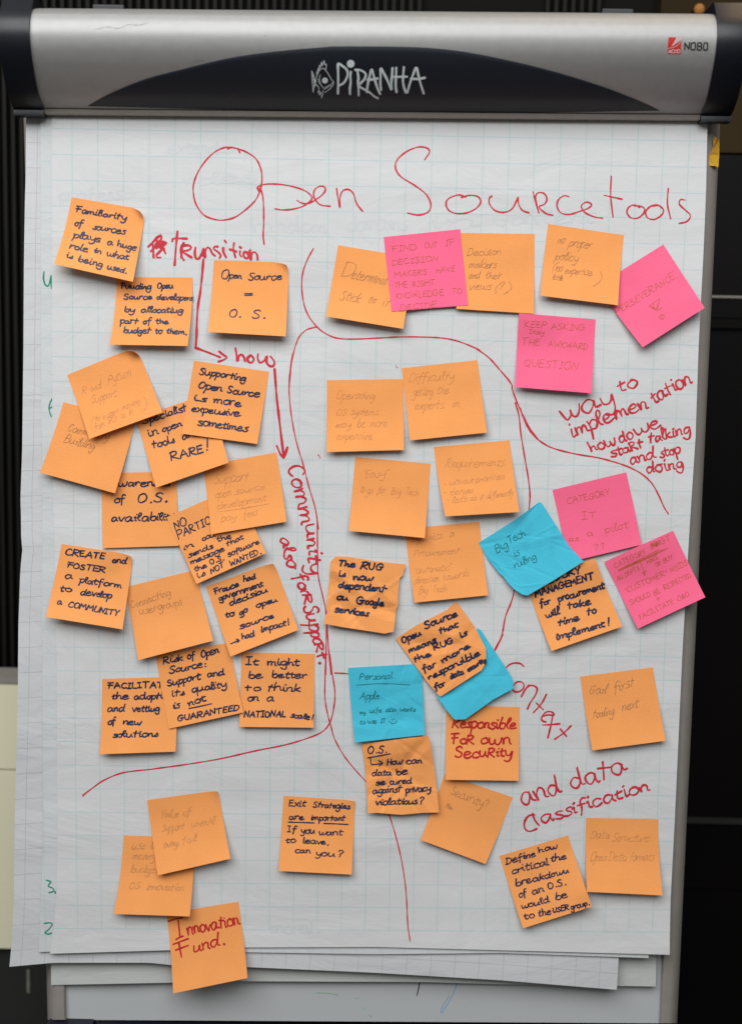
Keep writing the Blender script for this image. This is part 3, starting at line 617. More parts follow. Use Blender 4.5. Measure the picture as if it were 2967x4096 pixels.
# ------------------------------------------------------------------ sticky notes
NOTES = []                                       # built bottom-up
def inside_h(note, Q):
    """height of an already built note at pixels Q, -1 outside"""
    out = np.full(len(Q), -1.0); P = note['px']; lo = P.min(0) - 8; hi = P.max(0) + 8
    idx = np.where(((Q > lo) & (Q < hi)).all(1))[0]
    if len(idx) == 0: return out
    D = ((Q[idx][:, None] - P[None]) ** 2).sum(-1); k = D.argmin(1); d = np.sqrt(D[np.arange(len(idx)), k])
    ok = d < note['cell'] * 1.3; out[idx[ok]] = note['h'][k[ok]]; return out

def sticky(crop, cor, color, lift, label, text=(), curl=0, crum=0, edges=None, n=26, bow=.6, blift=None, group=None):
    q = C(crop, cor); tl, tr, br, bl = q
    if crum: n = 64
    g = np.linspace(0, 1, n); U, V = np.meshgrid(g, g); u = U.ravel(); v = V.ravel()
    if edges:
        e = {k: C(crop, np.array(p, float)) for k, p in edges.items()}
        def at(p, t):
            s = np.r_[0, np.cumsum(np.hypot(*np.diff(p, axis=0).T))]; s /= s[-1]; return np.stack([np.interp(t, s, p[:, 0]), np.interp(t, s, p[:, 1])], -1)
        L = at(e.get('L', q[[0, 3]]), g)[:, None]; R = at(e.get('R', q[[1, 2]]), g)[:, None]; T = at(e.get('T', q[[0, 1]]), g)[None]; B = at(e.get('B', q[[3, 2]]), g)[None]
        Uu = U[..., None]; Vv = V[..., None]
        P = ((1 - Uu) * L + Uu * R + (1 - Vv) * T + Vv * B - ((1 - Uu) * (1 - Vv) * L[0] + Uu * (1 - Vv) * R[0] + (1 - Uu) * Vv * L[-1] + Uu * Vv * R[-1])).reshape(-1, 2)
    else:
        wd = tr - tl; down = np.array([-wd[1], wd[0]]) * (np.hypot(*(bl - tl)) / np.hypot(*wd))
        top = tl + (tr - tl) * u[:, None]; bot = bl + (br - bl) * u[:, None]
        straight = top + (bot - top) * v[:, None]
        bent = top + down * v[:, None] + (bot - top - down) * (v ** 2)[:, None]
        dv = bent - straight; mag = np.hypot(*dv.T).max(); k = bow * min(1, 16 / max(mag, 1e-6))
        P = straight + dv * k
    uu, vv = u, v
    hc = 0
    if curl:
        c = .24; t = np.clip((u - v) - (1 - c), 0, None); hc = curl * .001 * (t / c) ** 2
        k = (t ** 2) / c * .42 * min(1, curl / 8)
        P = P + (-(tr - tl) * k[:, None] * .55 + (bl - tl) * k[:, None] * .55)
    r = random.Random(sum(map(ord, label)))
    h0 = h_front(P) + .00022
    low = np.full(len(P), -1.0)
    for o in NOTES: low = np.maximum(low, inside_h(o, P))
    hl = lift * .001 * r.uniform(.8, 1.15) * v ** r.uniform(1.5, 2.6) * (1 + (blift or 0) * (u - .5))
    hl = hl + .0006 * np.sin(u * 3.0 + r.uniform(0, 6)) * v * .6
    cr = 0
    if crum:
        cr = np.zeros(len(P))
        for _ in range(34):
            a = r.uniform(0, math.pi); nx, ny = math.cos(a), math.sin(a); c0 = (r.uniform(.1, .9)) * nx + r.uniform(.1, .9) * ny
            d = u * nx + v * ny - c0; rad = r.uniform(.15, .5); cx0, cy0 = r.uniform(0, 1), r.uniform(0, 1)
            m = np.exp(-(((u - cx0) ** 2 + (v - cy0) ** 2) / rad ** 2))
            cr += r.choice((-1, 1)) * np.maximum(0, r.choice((.03, .05, .09, .13)) - np.abs(d)) * m * 6
        cr = (cr - cr.min()); cr = cr / max(cr.max(), 1e-6) * .0016 * crum
    base = h0 + hl * 1.0 + cr
    req = np.where(low > 0, low + .00045, -1)
    d = np.clip(req - base, 0, None); idx = np.where(d > 0)[0]; env = np.zeros(len(P))
    if len(idx):
        pm = P * .00025                                        # photo pixel ~ 0.25 mm
        for s in range(0, len(P), 400):
            dist = np.sqrt(((pm[s:s + 400, None] - pm[None, idx]) ** 2).sum(-1)); env[s:s + 400] = np.clip((d[idx][None] - .16 * np.clip(dist - .004, 0, None)).max(1), 0, None)
        # soften the drape a little without sinking into what lies below
        E2 = env.reshape(n, n)
        for _ in range(4):
            Q = np.pad(E2, 1, mode='edge'); A = (Q[:-2, 1:-1] + Q[2:, 1:-1] + Q[1:-1, :-2] + Q[1:-1, 2:] + 2 * Q[1:-1, 1:-1]) / 6; E2 = np.maximum(A, np.where(d.reshape(n, n) > 0, d.reshape(n, n), 0))
        env = E2.ravel()
    h = base + env + hc
    V3 = un(P[:, 0], P[:, 1], h)
    cen = V3.mean(0)
    o = mesh('sticky_note', V3, grid_faces(n, n), note_mat(color), None, loc=cen, smooth=not crum); solid(o, .0001)
    tag(o, label, 'sticky note', group or color + ' sticky notes on the flipchart')
    note = dict(px=P, h=h, cell=np.hypot(*(tr - tl)) / (n - 1), o=o); NOTES.append(note)
    H = h.reshape(n, n); PX = P.reshape(n, n, 2)
    def surf(px):
        px = np.asarray(px, float); A = np.stack([tr - tl, bl - tl], 1); Ai = np.linalg.inv(A)
        w = (px - tl) @ Ai.T
        for _ in range(6):
            a = np.clip(w, -.02, 1.02) * (n - 1); i = np.clip(a.astype(int), 0, n - 2); f = a - i
            i0, j0 = i[:, 1], i[:, 0]; fx = f[:, :1]; fy = f[:, 1:]
            cur = PX[i0, j0] * (1 - fx) * (1 - fy) + PX[i0, j0 + 1] * fx * (1 - fy) + PX[i0 + 1, j0] * (1 - fx) * fy + PX[i0 + 1, j0 + 1] * fx * fy
            w = w + (px - cur) @ Ai.T * .9
        fx = f[:, 0]; fy = f[:, 1]
        hh = H[i0, j0] * (1 - fx) * (1 - fy) + H[i0, j0 + 1] * fx * (1 - fy) + H[i0 + 1, j0] * (1 - fx) * fy + H[i0 + 1, j0 + 1] * fx * fy
        return un(px[:, 0], px[:, 1], hh)
    for t in text:
        name, strokes, wpx, mt = t; wpx *= 1.1 if mt == 'navy' else 1
        # keep ink on the note: drop points that fall outside it
        Ai = np.linalg.inv(np.stack([tr - tl, bl - tl], 1)); keep = []
        for s_ in strokes:
            w = (s_ - tl) @ Ai.T; ok = (w > -.005).all(1) & (w < 1.005).all(1)
            if edges is None and not curl: ok = (w > -.03).all(1) & (w < 1.03).all(1)
            run = []
            for p, k in zip(s_, ok):
                if k: run.append(p)
                else:
                    if len(run) > 1: keep.append(np.array(run))
                    run = []
            if len(run): keep.append(np.array(run))
        if keep: ribbon(keep, wpx, surf, name, M_[mt], o, lift=.00020 if not crum else .00034)
    return o

NV = lambda c, spec, xh, wpx=5.3, sl=.12: [('handwriting', words(c, spec, xh, sl, vs=.84), wpx, 'navy')]
PC = lambda c, spec, xh, wpx=1.8, m='pencil', sl=.34: [('pencil_writing', words(c, spec, xh, sl, .5), wpx, m)]
PB = lambda c, spec, xh, wpx=2.0, sl=.08: [('pen_writing', words(c, spec, xh, sl, .4), wpx, 'pen_brown')]
PT = lambda c, spec, xh, wpx=2.3, sl=.15: [('pen_writing', words(c, spec, xh, sl, .4), wpx, 'pen_teal')]

# ---- lowest layer
sticky('c5', [[103, 168], [650, 158], [665, 700], [113, 717]], 'orange', 4, 'orange note reading of O.S. availability, its first line half hidden under two others',
       NV('c5', 'awareness 165,265 600,262 @38; of 197,385 272,385 @42; O.S. 365,384 585,378 @42; availabilit 180,520 602,512 @40; y 632,492 660,488 @30', 40, 5.6))
sticky('c8', [[98, 272], [590, 258], [580, 750], [82, 767]], 'orange', 8, 'orange note reading FACILITATE the adoption and vetting of new solutions',
       NV('c8', 'FACILITATE 138,335 540,328 @25; the 163,405 268,405; adoption 308,408 560,400; and 133,487 242,487; vetting 297,487 470,485; of 135,570 185,570; new 235,572 350,572; solutions 170,655 462,650', 29))
sticky('c8', [[1012, 98], [1495, 107], [1485, 593], [998, 587]], 'orange', 6, 'orange note reading It might be better to think on a NATIONAL scale',
       NV('c8', 'It 1040,178 1120,178; might 1180,182 1390,185; be 1062,265 1150,265; better 1215,265 1435,268; to 1040,350 1128,350; think 1180,350 1395,355; on 1052,418 1122,418; a 1182,420 1222,420; NATIONAL 1030,522 1300,522 @28; scale! 1337,525 1480,540 @24', 31))
sticky('c8', [[448, 110], [935, 34], [1025, 492], [535, 600]], 'orange', 7, 'orange note reading Risk of Open Source, support and its quality is not GUARANTEED',
       NV('c8', 'Risk 500,175 625,150; of 660,145 705,135; Open 750,130 862,100; Source: 540,235 780,190; Support 530,318 742,272; and 792,262 897,245; its 558,390 635,375; quality 690,360 912,325; is 563,468 605,462; not 668,450 780,415; GUARANTEED 595,550 995,475 @26', 30)
       + [('underline', raw('c8', '668,466 740,452 815,435'), 5, 'navy')])
sticky('c6', [[818, 512], [1400, 368], [1547, 950], [932, 1110]], 'orange', 10, 'orange note with thin grey writing Connecting user groups, empty below',
       PC('c6', 'Connecting 880,685 1195,575 @36; user 945,735 1085,705 @34; groups 1100,700 1290,655 @34', 36, 2.2, 'pencil_dark', .1))
sticky('c7', [[290, 578], [930, 345], [1157, 985], [522, 1235]], 'orange', 9, 'orange note reading France had government decision to go open source had impact',
       NV('c7', 'France 378,650 600,575; had 645,535 757,505; government 420,710 830,572; decision 520,760 865,625; to 480,870 560,850; go 612,850 685,810; open 765,775 955,720; source 615,975 925,870; had 635,1075 745,1040; impact! 810,1005 1075,935', 36)
       + [('handwriting', raw('c7', '525,1115 560,1100 600,1085', '580,1072 603,1084 588,1098'), 5.5, 'navy')], curl=3)
sticky('c6', [[303, 155], [895, 246], [803, 857], [173, 755]], 'orange', 13, 'orange note reading CREATE and FOSTER a platform to develop a COMMUNITY',
       NV('c6', 'CREATE 335,245 655,280 @34; and 718,305 830,318; FOSTER 350,345 660,390 @30; a 335,440 388,442; platform 450,470 790,520; to 288,540 380,550; develop 458,570 705,602; a 265,650 300,655; COMMUNITY 358,670 770,745 @30', 36, 5.2), curl=4)
sticky('c3', [[363, 607], [1045, 775], [848, 1463], [143, 1268]], 'orange', 9, 'orange note with thin writing Building, upper right corner covered, far left column',
       PC('c3', 'Community 400,875 775,965 @46; Building 365,985 640,1050 @46', 46, 2.1, 'pencil_dark', .3))
sticky('c5', [[578, 492], [1084, 266], [1303, 752], [797, 978]], 'orange', 8, 'tilted orange note ending with the words NOT WANTED',
       NV('c5', 'NO 645,580 730,540 @36; PARTICI 665,645 930,520 @36; in 708,730 775,705; con 840,660 930,630; sends 740,785 915,715; the 950,668 1050,645; message 755,835 1000,735; that 1020,702 1140,645; the 785,888 870,855; O.S. 900,835 1000,800; software 1030,780 1255,680; is 810,936 860,915; NOT 905,905 1000,850 @26; WANTED. 1045,850 1270,755 @28', 25, 4.4))
sticky('c5', [[843, 113], [1380, 17], [1453, 523], [903, 615]], 'orange', 9, 'orange note in faint pencil with an underlined third line, above NOT WANTED',
       PC('c5', 'Support 925,245 1170,222 @40; open 935,350 1045,330 @30; source 1080,325 1290,285 @30; development 945,435 1300,370 @30; pay 975,520 1080,505 @28; fees 1140,500 1240,470 @28', 30)
       + [('underline', raw('c5', '960,450 1150,425 1330,390', '1060,438 1200,412 1330,392'), 1.6, 'pencil')])
sticky('c3', [[1040, 755], [1720, 528], [1914, 1174], [1230, 1410]], 'orange', 9, 'orange note reading in open tools RARE with exclamation mark',
       NV('c3', 'Specialists 1115,815 1560,668; in 1170,930 1250,900; open 1295,890 1475,830; tools 1205,1040 1405,985; are 1485,958 1620,915', 44, 5.0)
       + NV('c4', 'RARE 205,1040 505,960 @55; ! 530,945 555,938 @66', 50, 5.6))
sticky('c4', [[413, 100], [1118, 203], [1008, 882], [298, 785]], 'orange', 8, 'orange note reading Supporting Open Source is more expensive sometimes',
       NV('c4', 'Supporting 462,225 890,290; Open 455,350 670,390; Source 722,400 1020,445; is 418,470 520,485; more 597,495 850,530; expensive 392,575 845,625; sometimes 450,705 912,765', 45, 5.4))
sticky('c3', [[397, 352], [1046, 82], [1292, 703], [605, 953]], 'orange', 10, 'orange note with faint pencil writing in brackets, its upper right corner curling up',
       PC('c3', 'R 540,535 582,520 @38; and 620,510 715,470 @38; Python 790,435 1000,355 @46; Support 625,620 860,550 @42; ( 618,860 648,850 @50; to 665,785 700,775 @28; support 735,765 880,705 @30; moving 915,685 1075,615 @30; ) 1115,660 1150,650 @55; from 655,870 750,830 @30; SPSS 780,810 865,780 @28; to 905,760 945,745 @28; R 985,730 1020,715 @30', 40), curl=13)
sticky('c1', [[862, 840], [1577, 845], [1528, 1488], [797, 1475]], 'orange', 13, 'orange note reading Funding Open Source developers by allocating part of the budget',
       NV('c1', 'Funding 905,945 1180,955; Open 1245,945 1390,950; Source 930,1048 1190,1050; developers 1240,1050 1570,1060; by 940,1165 1025,1170; allocating 1095,1170 1475,1175; part 897,1275 1060,1280; of 1110,1280 1185,1280; the 1230,1280 1345,1280; budget 932,1365 1180,1370; to 1225,1370 1290,1370; them. 1330,1370 1520,1380', 36, 5.0), bow=1)
sticky('c1', [[440, 90], [1140, 210], [1015, 885], [275, 718]], 'orange', 15, 'orange note reading Familiarity of sources plays a huge role in what is being used',
       NV('c1', 'Familiarity 480,230 945,305; of 465,358 540,368; sources 640,390 935,440; plays 455,468 700,510; a 775,538 825,545; huge 865,552 1045,592; role 415,572 585,605; in 650,608 715,622; what 768,642 970,680; is 390,655 440,668; being 505,695 720,745; used. 775,762 955,805', 40, 5.2), curl=8, bow=1)
sticky('c2', [[717, 447], [1425, 470], [1392, 1163], [663, 1122]], 'orange', 11, 'orange note reading Open Source = O. S. under the word transition',
       NV('c2', 'O 785,622 855,624 @62; pen 860,615 975,622 @42; Source 1040,632 1348,632 @48; = 1007,800 1080,800 @46; O. 862,982 970,980 @46; S. 1075,995 1200,995 @52', 48, 4.6), curl=5)

# ---- upper right group
sticky('d1', [[278, 147], [840, 240], [752, 758], [190, 667]], 'orange', 11, 'orange note in pencil with to it, tucked under the left side of a pink note',
       PC('d1', 'D 300,370 385,378 @62; eterminati 370,392 650,440 @42; Stick 285,545 430,565 @42; to 490,565 540,572 @36; it 595,592 645,600 @40', 40, 2.2, 'pencil_dark'))
sticky('d1', [[1138, 57], [1711, 64], [1706, 648], [1140, 612]], 'orange', 5, 'orange note whose pencil writing ends in a bracketed question mark, beside a pink note',
       PC('d1', 'Decision 1220,222 1460,218; makers 1228,312 1425,312; and 1228,390 1305,390; their 1350,392 1460,392; views 1228,472 1385,472; ( 1420,480 1440,480; ? 1450,475 1480,472; ) 1495,485 1530,490 @42', 33, 2.0, 'pencil_dark'))
sticky('d1', [[610, 88], [1167, 30], [1225, 585], [668, 632]], 'pink', 4, 'pink note in capitals starting FIND OUT IF DECISION MAKERS',
       PB('d1', 'FIND 672,195 850,178; OUT 910,168 1000,160; IF 1060,152 1125,145; DECISION 675,292 1005,262; MAKERS 687,382 925,358; HAVE 992,350 1130,335; THE 690,462 785,452; RIGHT 825,452 980,435; KNOWLEDGE 700,538 1050,512; TO 1105,503 1180,497; DECIDE 730,625 1000,600', 25))
tri = raw('d2', '!1175,682 1250,632 1253,628 1235,718 1175,682', '1185,690 1200,688 1215,705', '!1205,672 1225,718 1238,665', '1240,715 1262,700 1272,692', '1262,745 1285,750 1280,775 1258,775 1256,752 1268,742', '1270,750 1268,765')
sticky('d2', [[798, 535], [1280, 232], [1582, 695], [1130, 985]], 'pink', 9, 'pink diamond turned note reading PERSEVERANCE with a small doodle, at the right paper edge',
       PB('d2', 'PERSEVERANCE 945,748 1372,478 @27', 27) + [('doodle', tri, 2.2, 'pen_brown')])
sticky('d2', [[440, 83], [993, 165], [950, 677], [383, 607]], 'orange', 10, 'orange note in pencil with policy on its second line, overlapping a pink diamond turned note',
       PC('d2', 'no 505,222 555,225; proper 588,245 750,262; policy 487,342 650,355; ( 465,425 485,428 @40; no 490,425 535,430; expertise 560,442 755,460 @30; ) 780,515 815,520 @52; little 468,488 540,500 @26', 34, 2.0, 'pencil_dark'))
sticky('d2', [[228, 735], [787, 780], [757, 1320], [202, 1275]], 'pink', 9, 'pink note in capitals reading KEEP ASKING THE AWKWARD QUESTION',
       PB('d2', 'KEEP 268,836 425,842 @27; ASKING 462,850 710,862 @26; Stay 300,882 405,888 @22; THE 245,965 375,970 @30; AWKWARD 437,980 725,1000 @26; QUESTION 265,1120 655,1148 @30', 27))

# ---- middle group
sticky('d3', [[104, 220], [662, 212], [667, 730], [104, 745]], 'orange', 9, 'orange note in pencil with may be more on its third line',
       PC('d3', 'Operating 172,355 445,360; OS 172,475 245,475 @30; systems 278,475 470,475; may 168,567 270,567; be 325,562 375,562; more 415,560 540,557; expensive 172,655 430,650', 34))
sticky('d3', [[650, 133], [1203, 73], [1272, 603], [711, 660]], 'orange', 9, 'orange note in pencil with getting the on its second line, lower half empty',
       PC('d3', 'Difficulty 705,232 1025,215; getting 730,337 870,327; the 905,322 990,315; experts 742,435 950,425; in 1018,418 1068,412', 36, 2.1))
sticky('d3', [[884, 708], [1437, 658], [1508, 1183], [968, 1215]], 'orange', 10, 'orange note in pencil with a word above three dashed lines',
       PC('d3', 'Requirements 965,860 1390,845 @36; - 958,995 972,994; without 995,985 1170,968; priorities 1190,970 1395,938; - 958,1054 972,1053; changes 998,1060 1165,1040; - 980,1108 994,1107; lets 1015,1115 1120,1105; do 1150,1102 1190,1098; it 1220,1092 1240,1090; differently 1268,1088 1455,1060', 26, 1.9))
sticky('d5', [[757, 236], [1368, 178], [1440, 782], [836, 843]], 'orange', 6, 'orange note in pencil between a crumpled orange note and a tilted blue one',
       PC('d5', 'Dynamics 815,345 1055,315; in 1120,302 1155,300; Procurement 830,467 1200,438; "automatic" 835,607 1135,572; direction 830,690 1030,668; towards 1070,662 1275,622; Big 870,772 935,765; Tech 985,757 1095,750', 34))
sticky('d3', [[312, 780], [862, 830], [819, 1373], [266, 1320]], 'orange', 10, 'orange note in pencil with a short quoted word above one line, bottom half empty',
       PC('d3', '"Easy" 360,930 545,925 @36; to 345,1040 370,1041; go 390,1045 430,1047; for 470,1045 525,1046; Big 570,1055 635,1057; Tech 668,1057 765,1062', 32))
sticky('d5', [[160, 465], [766, 528], [668, 1085], [93, 1015]], 'orange', 5, 'crumpled orange note with torn edges reading The RUG is now dependent on',
       NV('d5', 'The 210,540 345,550 @34; RUG 395,565 575,575 @36; is 215,625 265,628; now 335,655 488,660; dependent 215,718 595,755; on 197,815 285,822; G 360,855 425,858 @45; oogle 430,855 580,868; services 182,915 452,955', 36, 6.2), crum=3.2,
       edges={'T': [[150, 505], [172, 480], [195, 462], [300, 468], [500, 500], [690, 522], [766, 528]], 'R': [[766, 528], [745, 590], [742, 618], [715, 640], [702, 760], [700, 860], [685, 900], [676, 1000], [665, 1082]], 'B': [[93, 1015], [250, 1045], [450, 1075], [590, 1097], [665, 1082]], 'L': [[150, 505], [140, 640], [125, 780], [113, 890], [130, 920], [105, 950], [98, 985], [93, 1015]]})

# ---- right group
sticky('d6', [[588, 98], [1073, -18], [1173, 458], [697, 572]], 'pink', 5, 'pink note reading IT as a pilot with two question marks',
       PB('d6', 'CATEGORY 690,190 970,130 @24; IT 785,290 882,282 @26; as 697,437 755,433 @24; a 818,402 855,398 @24; pilot 935,382 1090,345 @28; ?? 865,500 935,480 @24', 24))
sticky('d6', [[408, 700], [868, 547], [1047, 995], [583, 1157]], 'orange', 9, 'orange note reading MANAGEMENT for procurement will take time to implement',
       NV('d6', 'CATEGORY 440,752 775,640 @30; MANAGEMENT 480,800 860,682 @29; for 510,862 575,845; procurement 630,832 930,745; will 550,940 635,912; take 695,880 840,848; time 630,992 765,950; to 820,922 875,905; implement! 620,1085 965,985', 30, 6.2))
sticky('d6', [[930, 570], [1380, 365], [1592, 803], [1150, 1010]], 'pink', 9, 'pink note crammed with small brown capitals, hanging over the right edge of the paper',
       PB('d6', 'CATEGORY 1000,612 1205,515 @19; MNGT 1240,485 1365,430 @20; MNNN 1238,482 1290,460 @17; MAKE 1215,585 1285,548 @17; OR 1268,600 1300,585 @14; BUY 1322,578 1380,548 @16; ALL 1015,695 1062,672 @17; DEPTS 1070,668 1160,622 @17; "CUSTOMER" 1070,778 1345,655 @22; NEEDS 1370,640 1475,590 @20; SHOULD 1105,855 1235,792 @20; BE 1258,792 1300,770 @20; RESPECTED 1325,757 1500,670 @20; + 1272,830 1298,820 @26; FACILITATE 1165,950 1385,842 @18; O&O 1415,830 1490,792 @20', 18)
       + [('underline', raw('d6', '1020,625 1150,560 1290,490', '1025,630 1200,552 1345,480', '1060,610 1200,545 1330,485'), 3.0, 'pen_brown'), ('arrow', raw('d6', '1165,565 1175,600 1192,650', '!1180,640 1195,660 1202,628 1180,640'), 2.4, 'pen_brown')])
sticky('d6', [[103, 445], [513, 180], [793, 568], [425, 792]], 'blue', 7, 'light blue note with green handwriting, overlapping a pink note and an orange note',
       PT('d6', 'Big 222,512 295,470; Tech 305,452 412,398; is 340,537 372,522; ruling 342,612 480,555', 29), crum=1.6,
       edges={'B': [[340, 752], [390, 785], [425, 792], [600, 690], [793, 568]], 'L': [[103, 445], [170, 560], [240, 645], [268, 668], [290, 700], [340, 752]], 'T': [[103, 445], [200, 385], [350, 290], [495, 182], [513, 180]], 'R': [[513, 180], [520, 186], [640, 375], [700, 470], [793, 568]]})

# ---- lower middle group
sticky('d7', [[785, 898], [1232, 1050], [1052, 1489], [628, 1331]], 'orange', 7, 'orange note in faint pencil reading Security, lower edge pointing down left',
       PC('d7', 'Security? 820,1028 1060,1125 @34; Nav 790,1115 832,1132 @18', 30, 2.0, 'pencil_dark', .1))
sticky('d7', [[797, 445], [1277, 457], [1270, 942], [790, 935]], 'orange', 7, 'orange note in red marker reading Responsible FOR OWN security',
       [('marker_writing', words('d7', 'Responsible 835,592 1248,600 @40; FoR 838,697 975,697 @36; own 1020,700 1215,702 @46; SecuRity 855,790 1220,780 @38', 40, .1), 7.4, 'redn')])
sticky('d7', [[152, 200], [632, 172], [653, 640], [197, 690]], 'blue', 5, 'blue note reading Personal, with a smiley drawn on its last line',
       PT('d7', 'Personal 225,275 440,270 @26; Apple 230,405 352,402 @26; my 225,502 262,502 @16; wife 290,495 370,490 @20; also 400,488 465,485 @18; wants 490,484 590,482 @16; to 228,570 260,570 @18; use 280,563 338,563 @18; IT 365,560 395,560 @17', 22)
       + [('doodle', raw('d7', '420,548 440,565 465,558 470,545', '440,535 441,543', '452,532 453,540'), 2.4, 'pen_teal'), ('underline', raw('d7', '205,312 380,302 560,311'), 1.8, 'pen_teal')], crum=1.3)
sticky('d7', [[243, 703], [682, 648], [748, 1150], [280, 1155]], 'orange', 5, 'creased orange note headed by an underlined O.S. and an arrow',
       NV('d7', 'O.S. 283,765 405,752 @32; How 408,835 505,830; can 535,830 632,824; data 310,908 432,902; be 472,902 540,895; se 335,970 395,966; cured 425,966 565,955; against 315,1027 500,1012; privacy 530,1018 690,1008; violations? 332,1100 645,1092', 28, 4.8)
       + [('underline', raw('d7', '280,790 350,778 427,763'), 4.6, 'navy'), ('arrow', raw('d7', '!297,795 303,835 340,832 375,825', '352,808 378,824 355,842'), 4.0, 'navy')], crum=2.2,
       edges={'R': [[682, 648], [702, 760], [722, 900], [735, 1010], [748, 1150]], 'L': [[243, 703], [262, 850], [275, 1000], [280, 1155]], 'T': [[243, 703], [400, 680], [560, 658], [682, 648]], 'B': [[280, 1155], [340, 1152], [500, 1165], [640, 1152], [748, 1150]]})
sticky('d7', [[622, 155], [1002, -60], [1240, 320], [860, 545]], 'blue', 6, 'blank light blue note beneath a crumpled orange one',
       [], crum=1.2, edges={'R': [[1002, -60], [1022, -50], [1100, 70], [1190, 205], [1215, 245], [1240, 300]], 'B': [[745, 402], [800, 480], [850, 540], [920, 538], [1100, 410], [1228, 340], [1240, 300]], 'L': [[622, 155], [700, 300], [745, 402]]})
sticky('d5', [[680, 1140], [1185, 840], [1425, 1215], [1044, 1616]], 'orange', 5, 'crumpled tilted orange note whose text starts Open Source means that',
       NV('d5', 'Open 740,1175 890,1110 @38; Source 925,1058 1185,950 @36; means 795,1255 1010,1165; that 1045,1098 1195,1040; the 835,1330 965,1280; RUG 1000,1232 1160,1168 @36; is 1215,1132 1265,1110; far 912,1410 1012,1366; more 1068,1340 1290,1212; responsible 955,1478 1372,1272; for 1005,1560 1090,1520; data 1135,1470 1240,1425; security 1278,1410 1418,1322 @24', 33, 6.0), crum=2.6,
       edges={'R': [[1185, 840], [1215, 880], [1335, 1050], [1420, 1215], [1424, 1300], [1412, 1355], [1385, 1400]], 'B': [[1035, 1605], [1050, 1616], [1120, 1570], [1260, 1480], [1385, 1400]], 'L': [[680, 1140], [800, 1300], [930, 1480], [1035, 1605]], 'T': [[680, 1140], [850, 1030], [1100, 905], [1160, 848], [1185, 840]]})

# ---- bottom groups
sticky('d8', [[757, 218], [1355, 142], [1460, 745], [858, 825]], 'orange', 9, 'orange note in pencil reading Goal first tooling next',
       PC('d8', 'Goal 830,360 965,358 @46; first 1035,350 1200,292 @42; tooling 858,557 1030,530 @38; next 1100,505 1235,470 @40', 40, 2.4, 'pencil_dark'))
sticky('e2', [[898, 130], [1427, 140], [1458, 697], [905, 670]], 'orange', 10, 'orange note in faint pencil reading Data structure Open data formats',
       PC('e2', 'Data 930,277 1065,282 @36; Structure 1085,300 1350,302 @32; Open 925,440 1040,445 @38; Data 1065,442 1190,442 @38; formats 1215,442 1385,440 @34', 34, 2.3), bow=1)
sticky('e2', [[267, 408], [768, 258], [943, 778], [440, 937]], 'orange', 9, 'orange note reading Define how critical the breakdown of an O.S. would be',
       NV('e2', 'Define 320,468 525,408; how 555,385 687,352; critical 360,542 625,472; the 645,447 752,430; breakdown 390,628 770,530; of 415,712 465,697; an 512,688 590,667; O.S. 625,650 755,617; would 432,795 632,745; be 680,727 760,710; to 450,872 520,858; the 555,852 640,835; USER 660,822 775,800 @26; group. 790,803 925,765 @28', 33, 4.8))
sticky('e1', [[1097, 124], [1527, 152], [1503, 595], [1067, 573]], 'orange', 8, 'orange note reading Exit strategies are important, with two short underlines',
       NV('e1', 'Exit 1130,187 1225,187; Strategies 1272,192 1490,202; are 1130,265 1215,265; important 1262,270 1465,272; If 1120,340 1170,342; you 1200,345 1280,352; want 1308,358 1448,360; to 1110,405 1165,405; leave, 1212,408 1365,415; can 1165,465 1255,465; you? 1290,480 1450,490', 24, 4.6)
       + [('underline', raw('e1', '1125,281 1200,283 1280,286', '1337,289 1400,291 1480,295'), 4.6, 'navy')], curl=1.5)
sticky('e1', [[398, 826], [828, 757], [882, 1213], [438, 1305]], 'orange', 6, 'orange note in red marker reading Innovation Fund, hanging past the bottom edge of the paper',
       [('marker_writing', raw('e1', '410,873 450,860 495,853', '468,868 474,915 478,962', '455,982 475,970 497,962') + words('e1', 'nnovation 525,958 832,890 @42; F 478,1085 560,1060 @50; und. 562,1060 748,1010 @42', 42, .1), 6.8, 'redn')])
sticky('e1', [[142, 360], [570, 375], [537, 845], [82, 830]], 'orange', 10, 'orange note in pencil whose last line reads OS innovation, corner over the red lettered one',
       PC('e1', 'use 190,442 265,440 @30; the 300,438 345,438 @28; money 190,502 330,502 @30; budget 188,580 345,585 @30; for 375,605 420,605 @28; OS 172,682 235,682 @24; innovation 278,685 495,692 @28', 28, 3.0), bow=1)
sticky('e1', [[282, 150], [708, 90], [780, 500], [345, 600]], 'orange', 10, 'orange note in faint pencil with things fail on its third line, lower left',
       PC('e1', 'Value 360,255 465,250 @26; of 495,245 540,240 @26; Support 372,335 500,325 @26; when/if 545,312 690,285 @24; things 380,435 470,422 @22; fail 492,410 575,395 @26', 26, 2.6), curl=2)

# ------------------------------------------------------------------ background, out of focus
def bgp(x, y, d): return un(x, y, -d)
wall = None
DW = .42
a = bgp(-700, -500, DW); b = bgp(1712, 4700, DW)
import bmesh
wl = box('back_wall', a[0], b[0] + 1.2, DW + .012, DW + .08, 0.0, a[2] + .35, M_['wall']); tag(wl, 'dark wall with vertical ribs behind the flipchart', kind='structure')
fl = box('floor', -7, 7, -8, 1.5, -.05, 0.0, M_['cabinet']); tag(fl, 'dark floor below the flipchart', kind='structure')
slat_me = None
def slat(x, z0, z1):
    global slat_me
    if slat_me is None:
        o = box('slat', -.0027, .0027, -.006, .006, -.5, .5, M_['slat'], None, bev=.0012); slat_me = o.data; bpy.data.objects.remove(o)
    o = bpy.data.objects.new('slat', slat_me); COL.objects.link(o); o.parent = wl
    o.scale = (1, 1, z1 - z0); o.location = Vector((x, DW + .0055, (z0 + z1) / 2)) - Vector(wl.location)
pitch = bgp(1034, 30, DW)[0] - bgp(1000, 30, DW)[0]
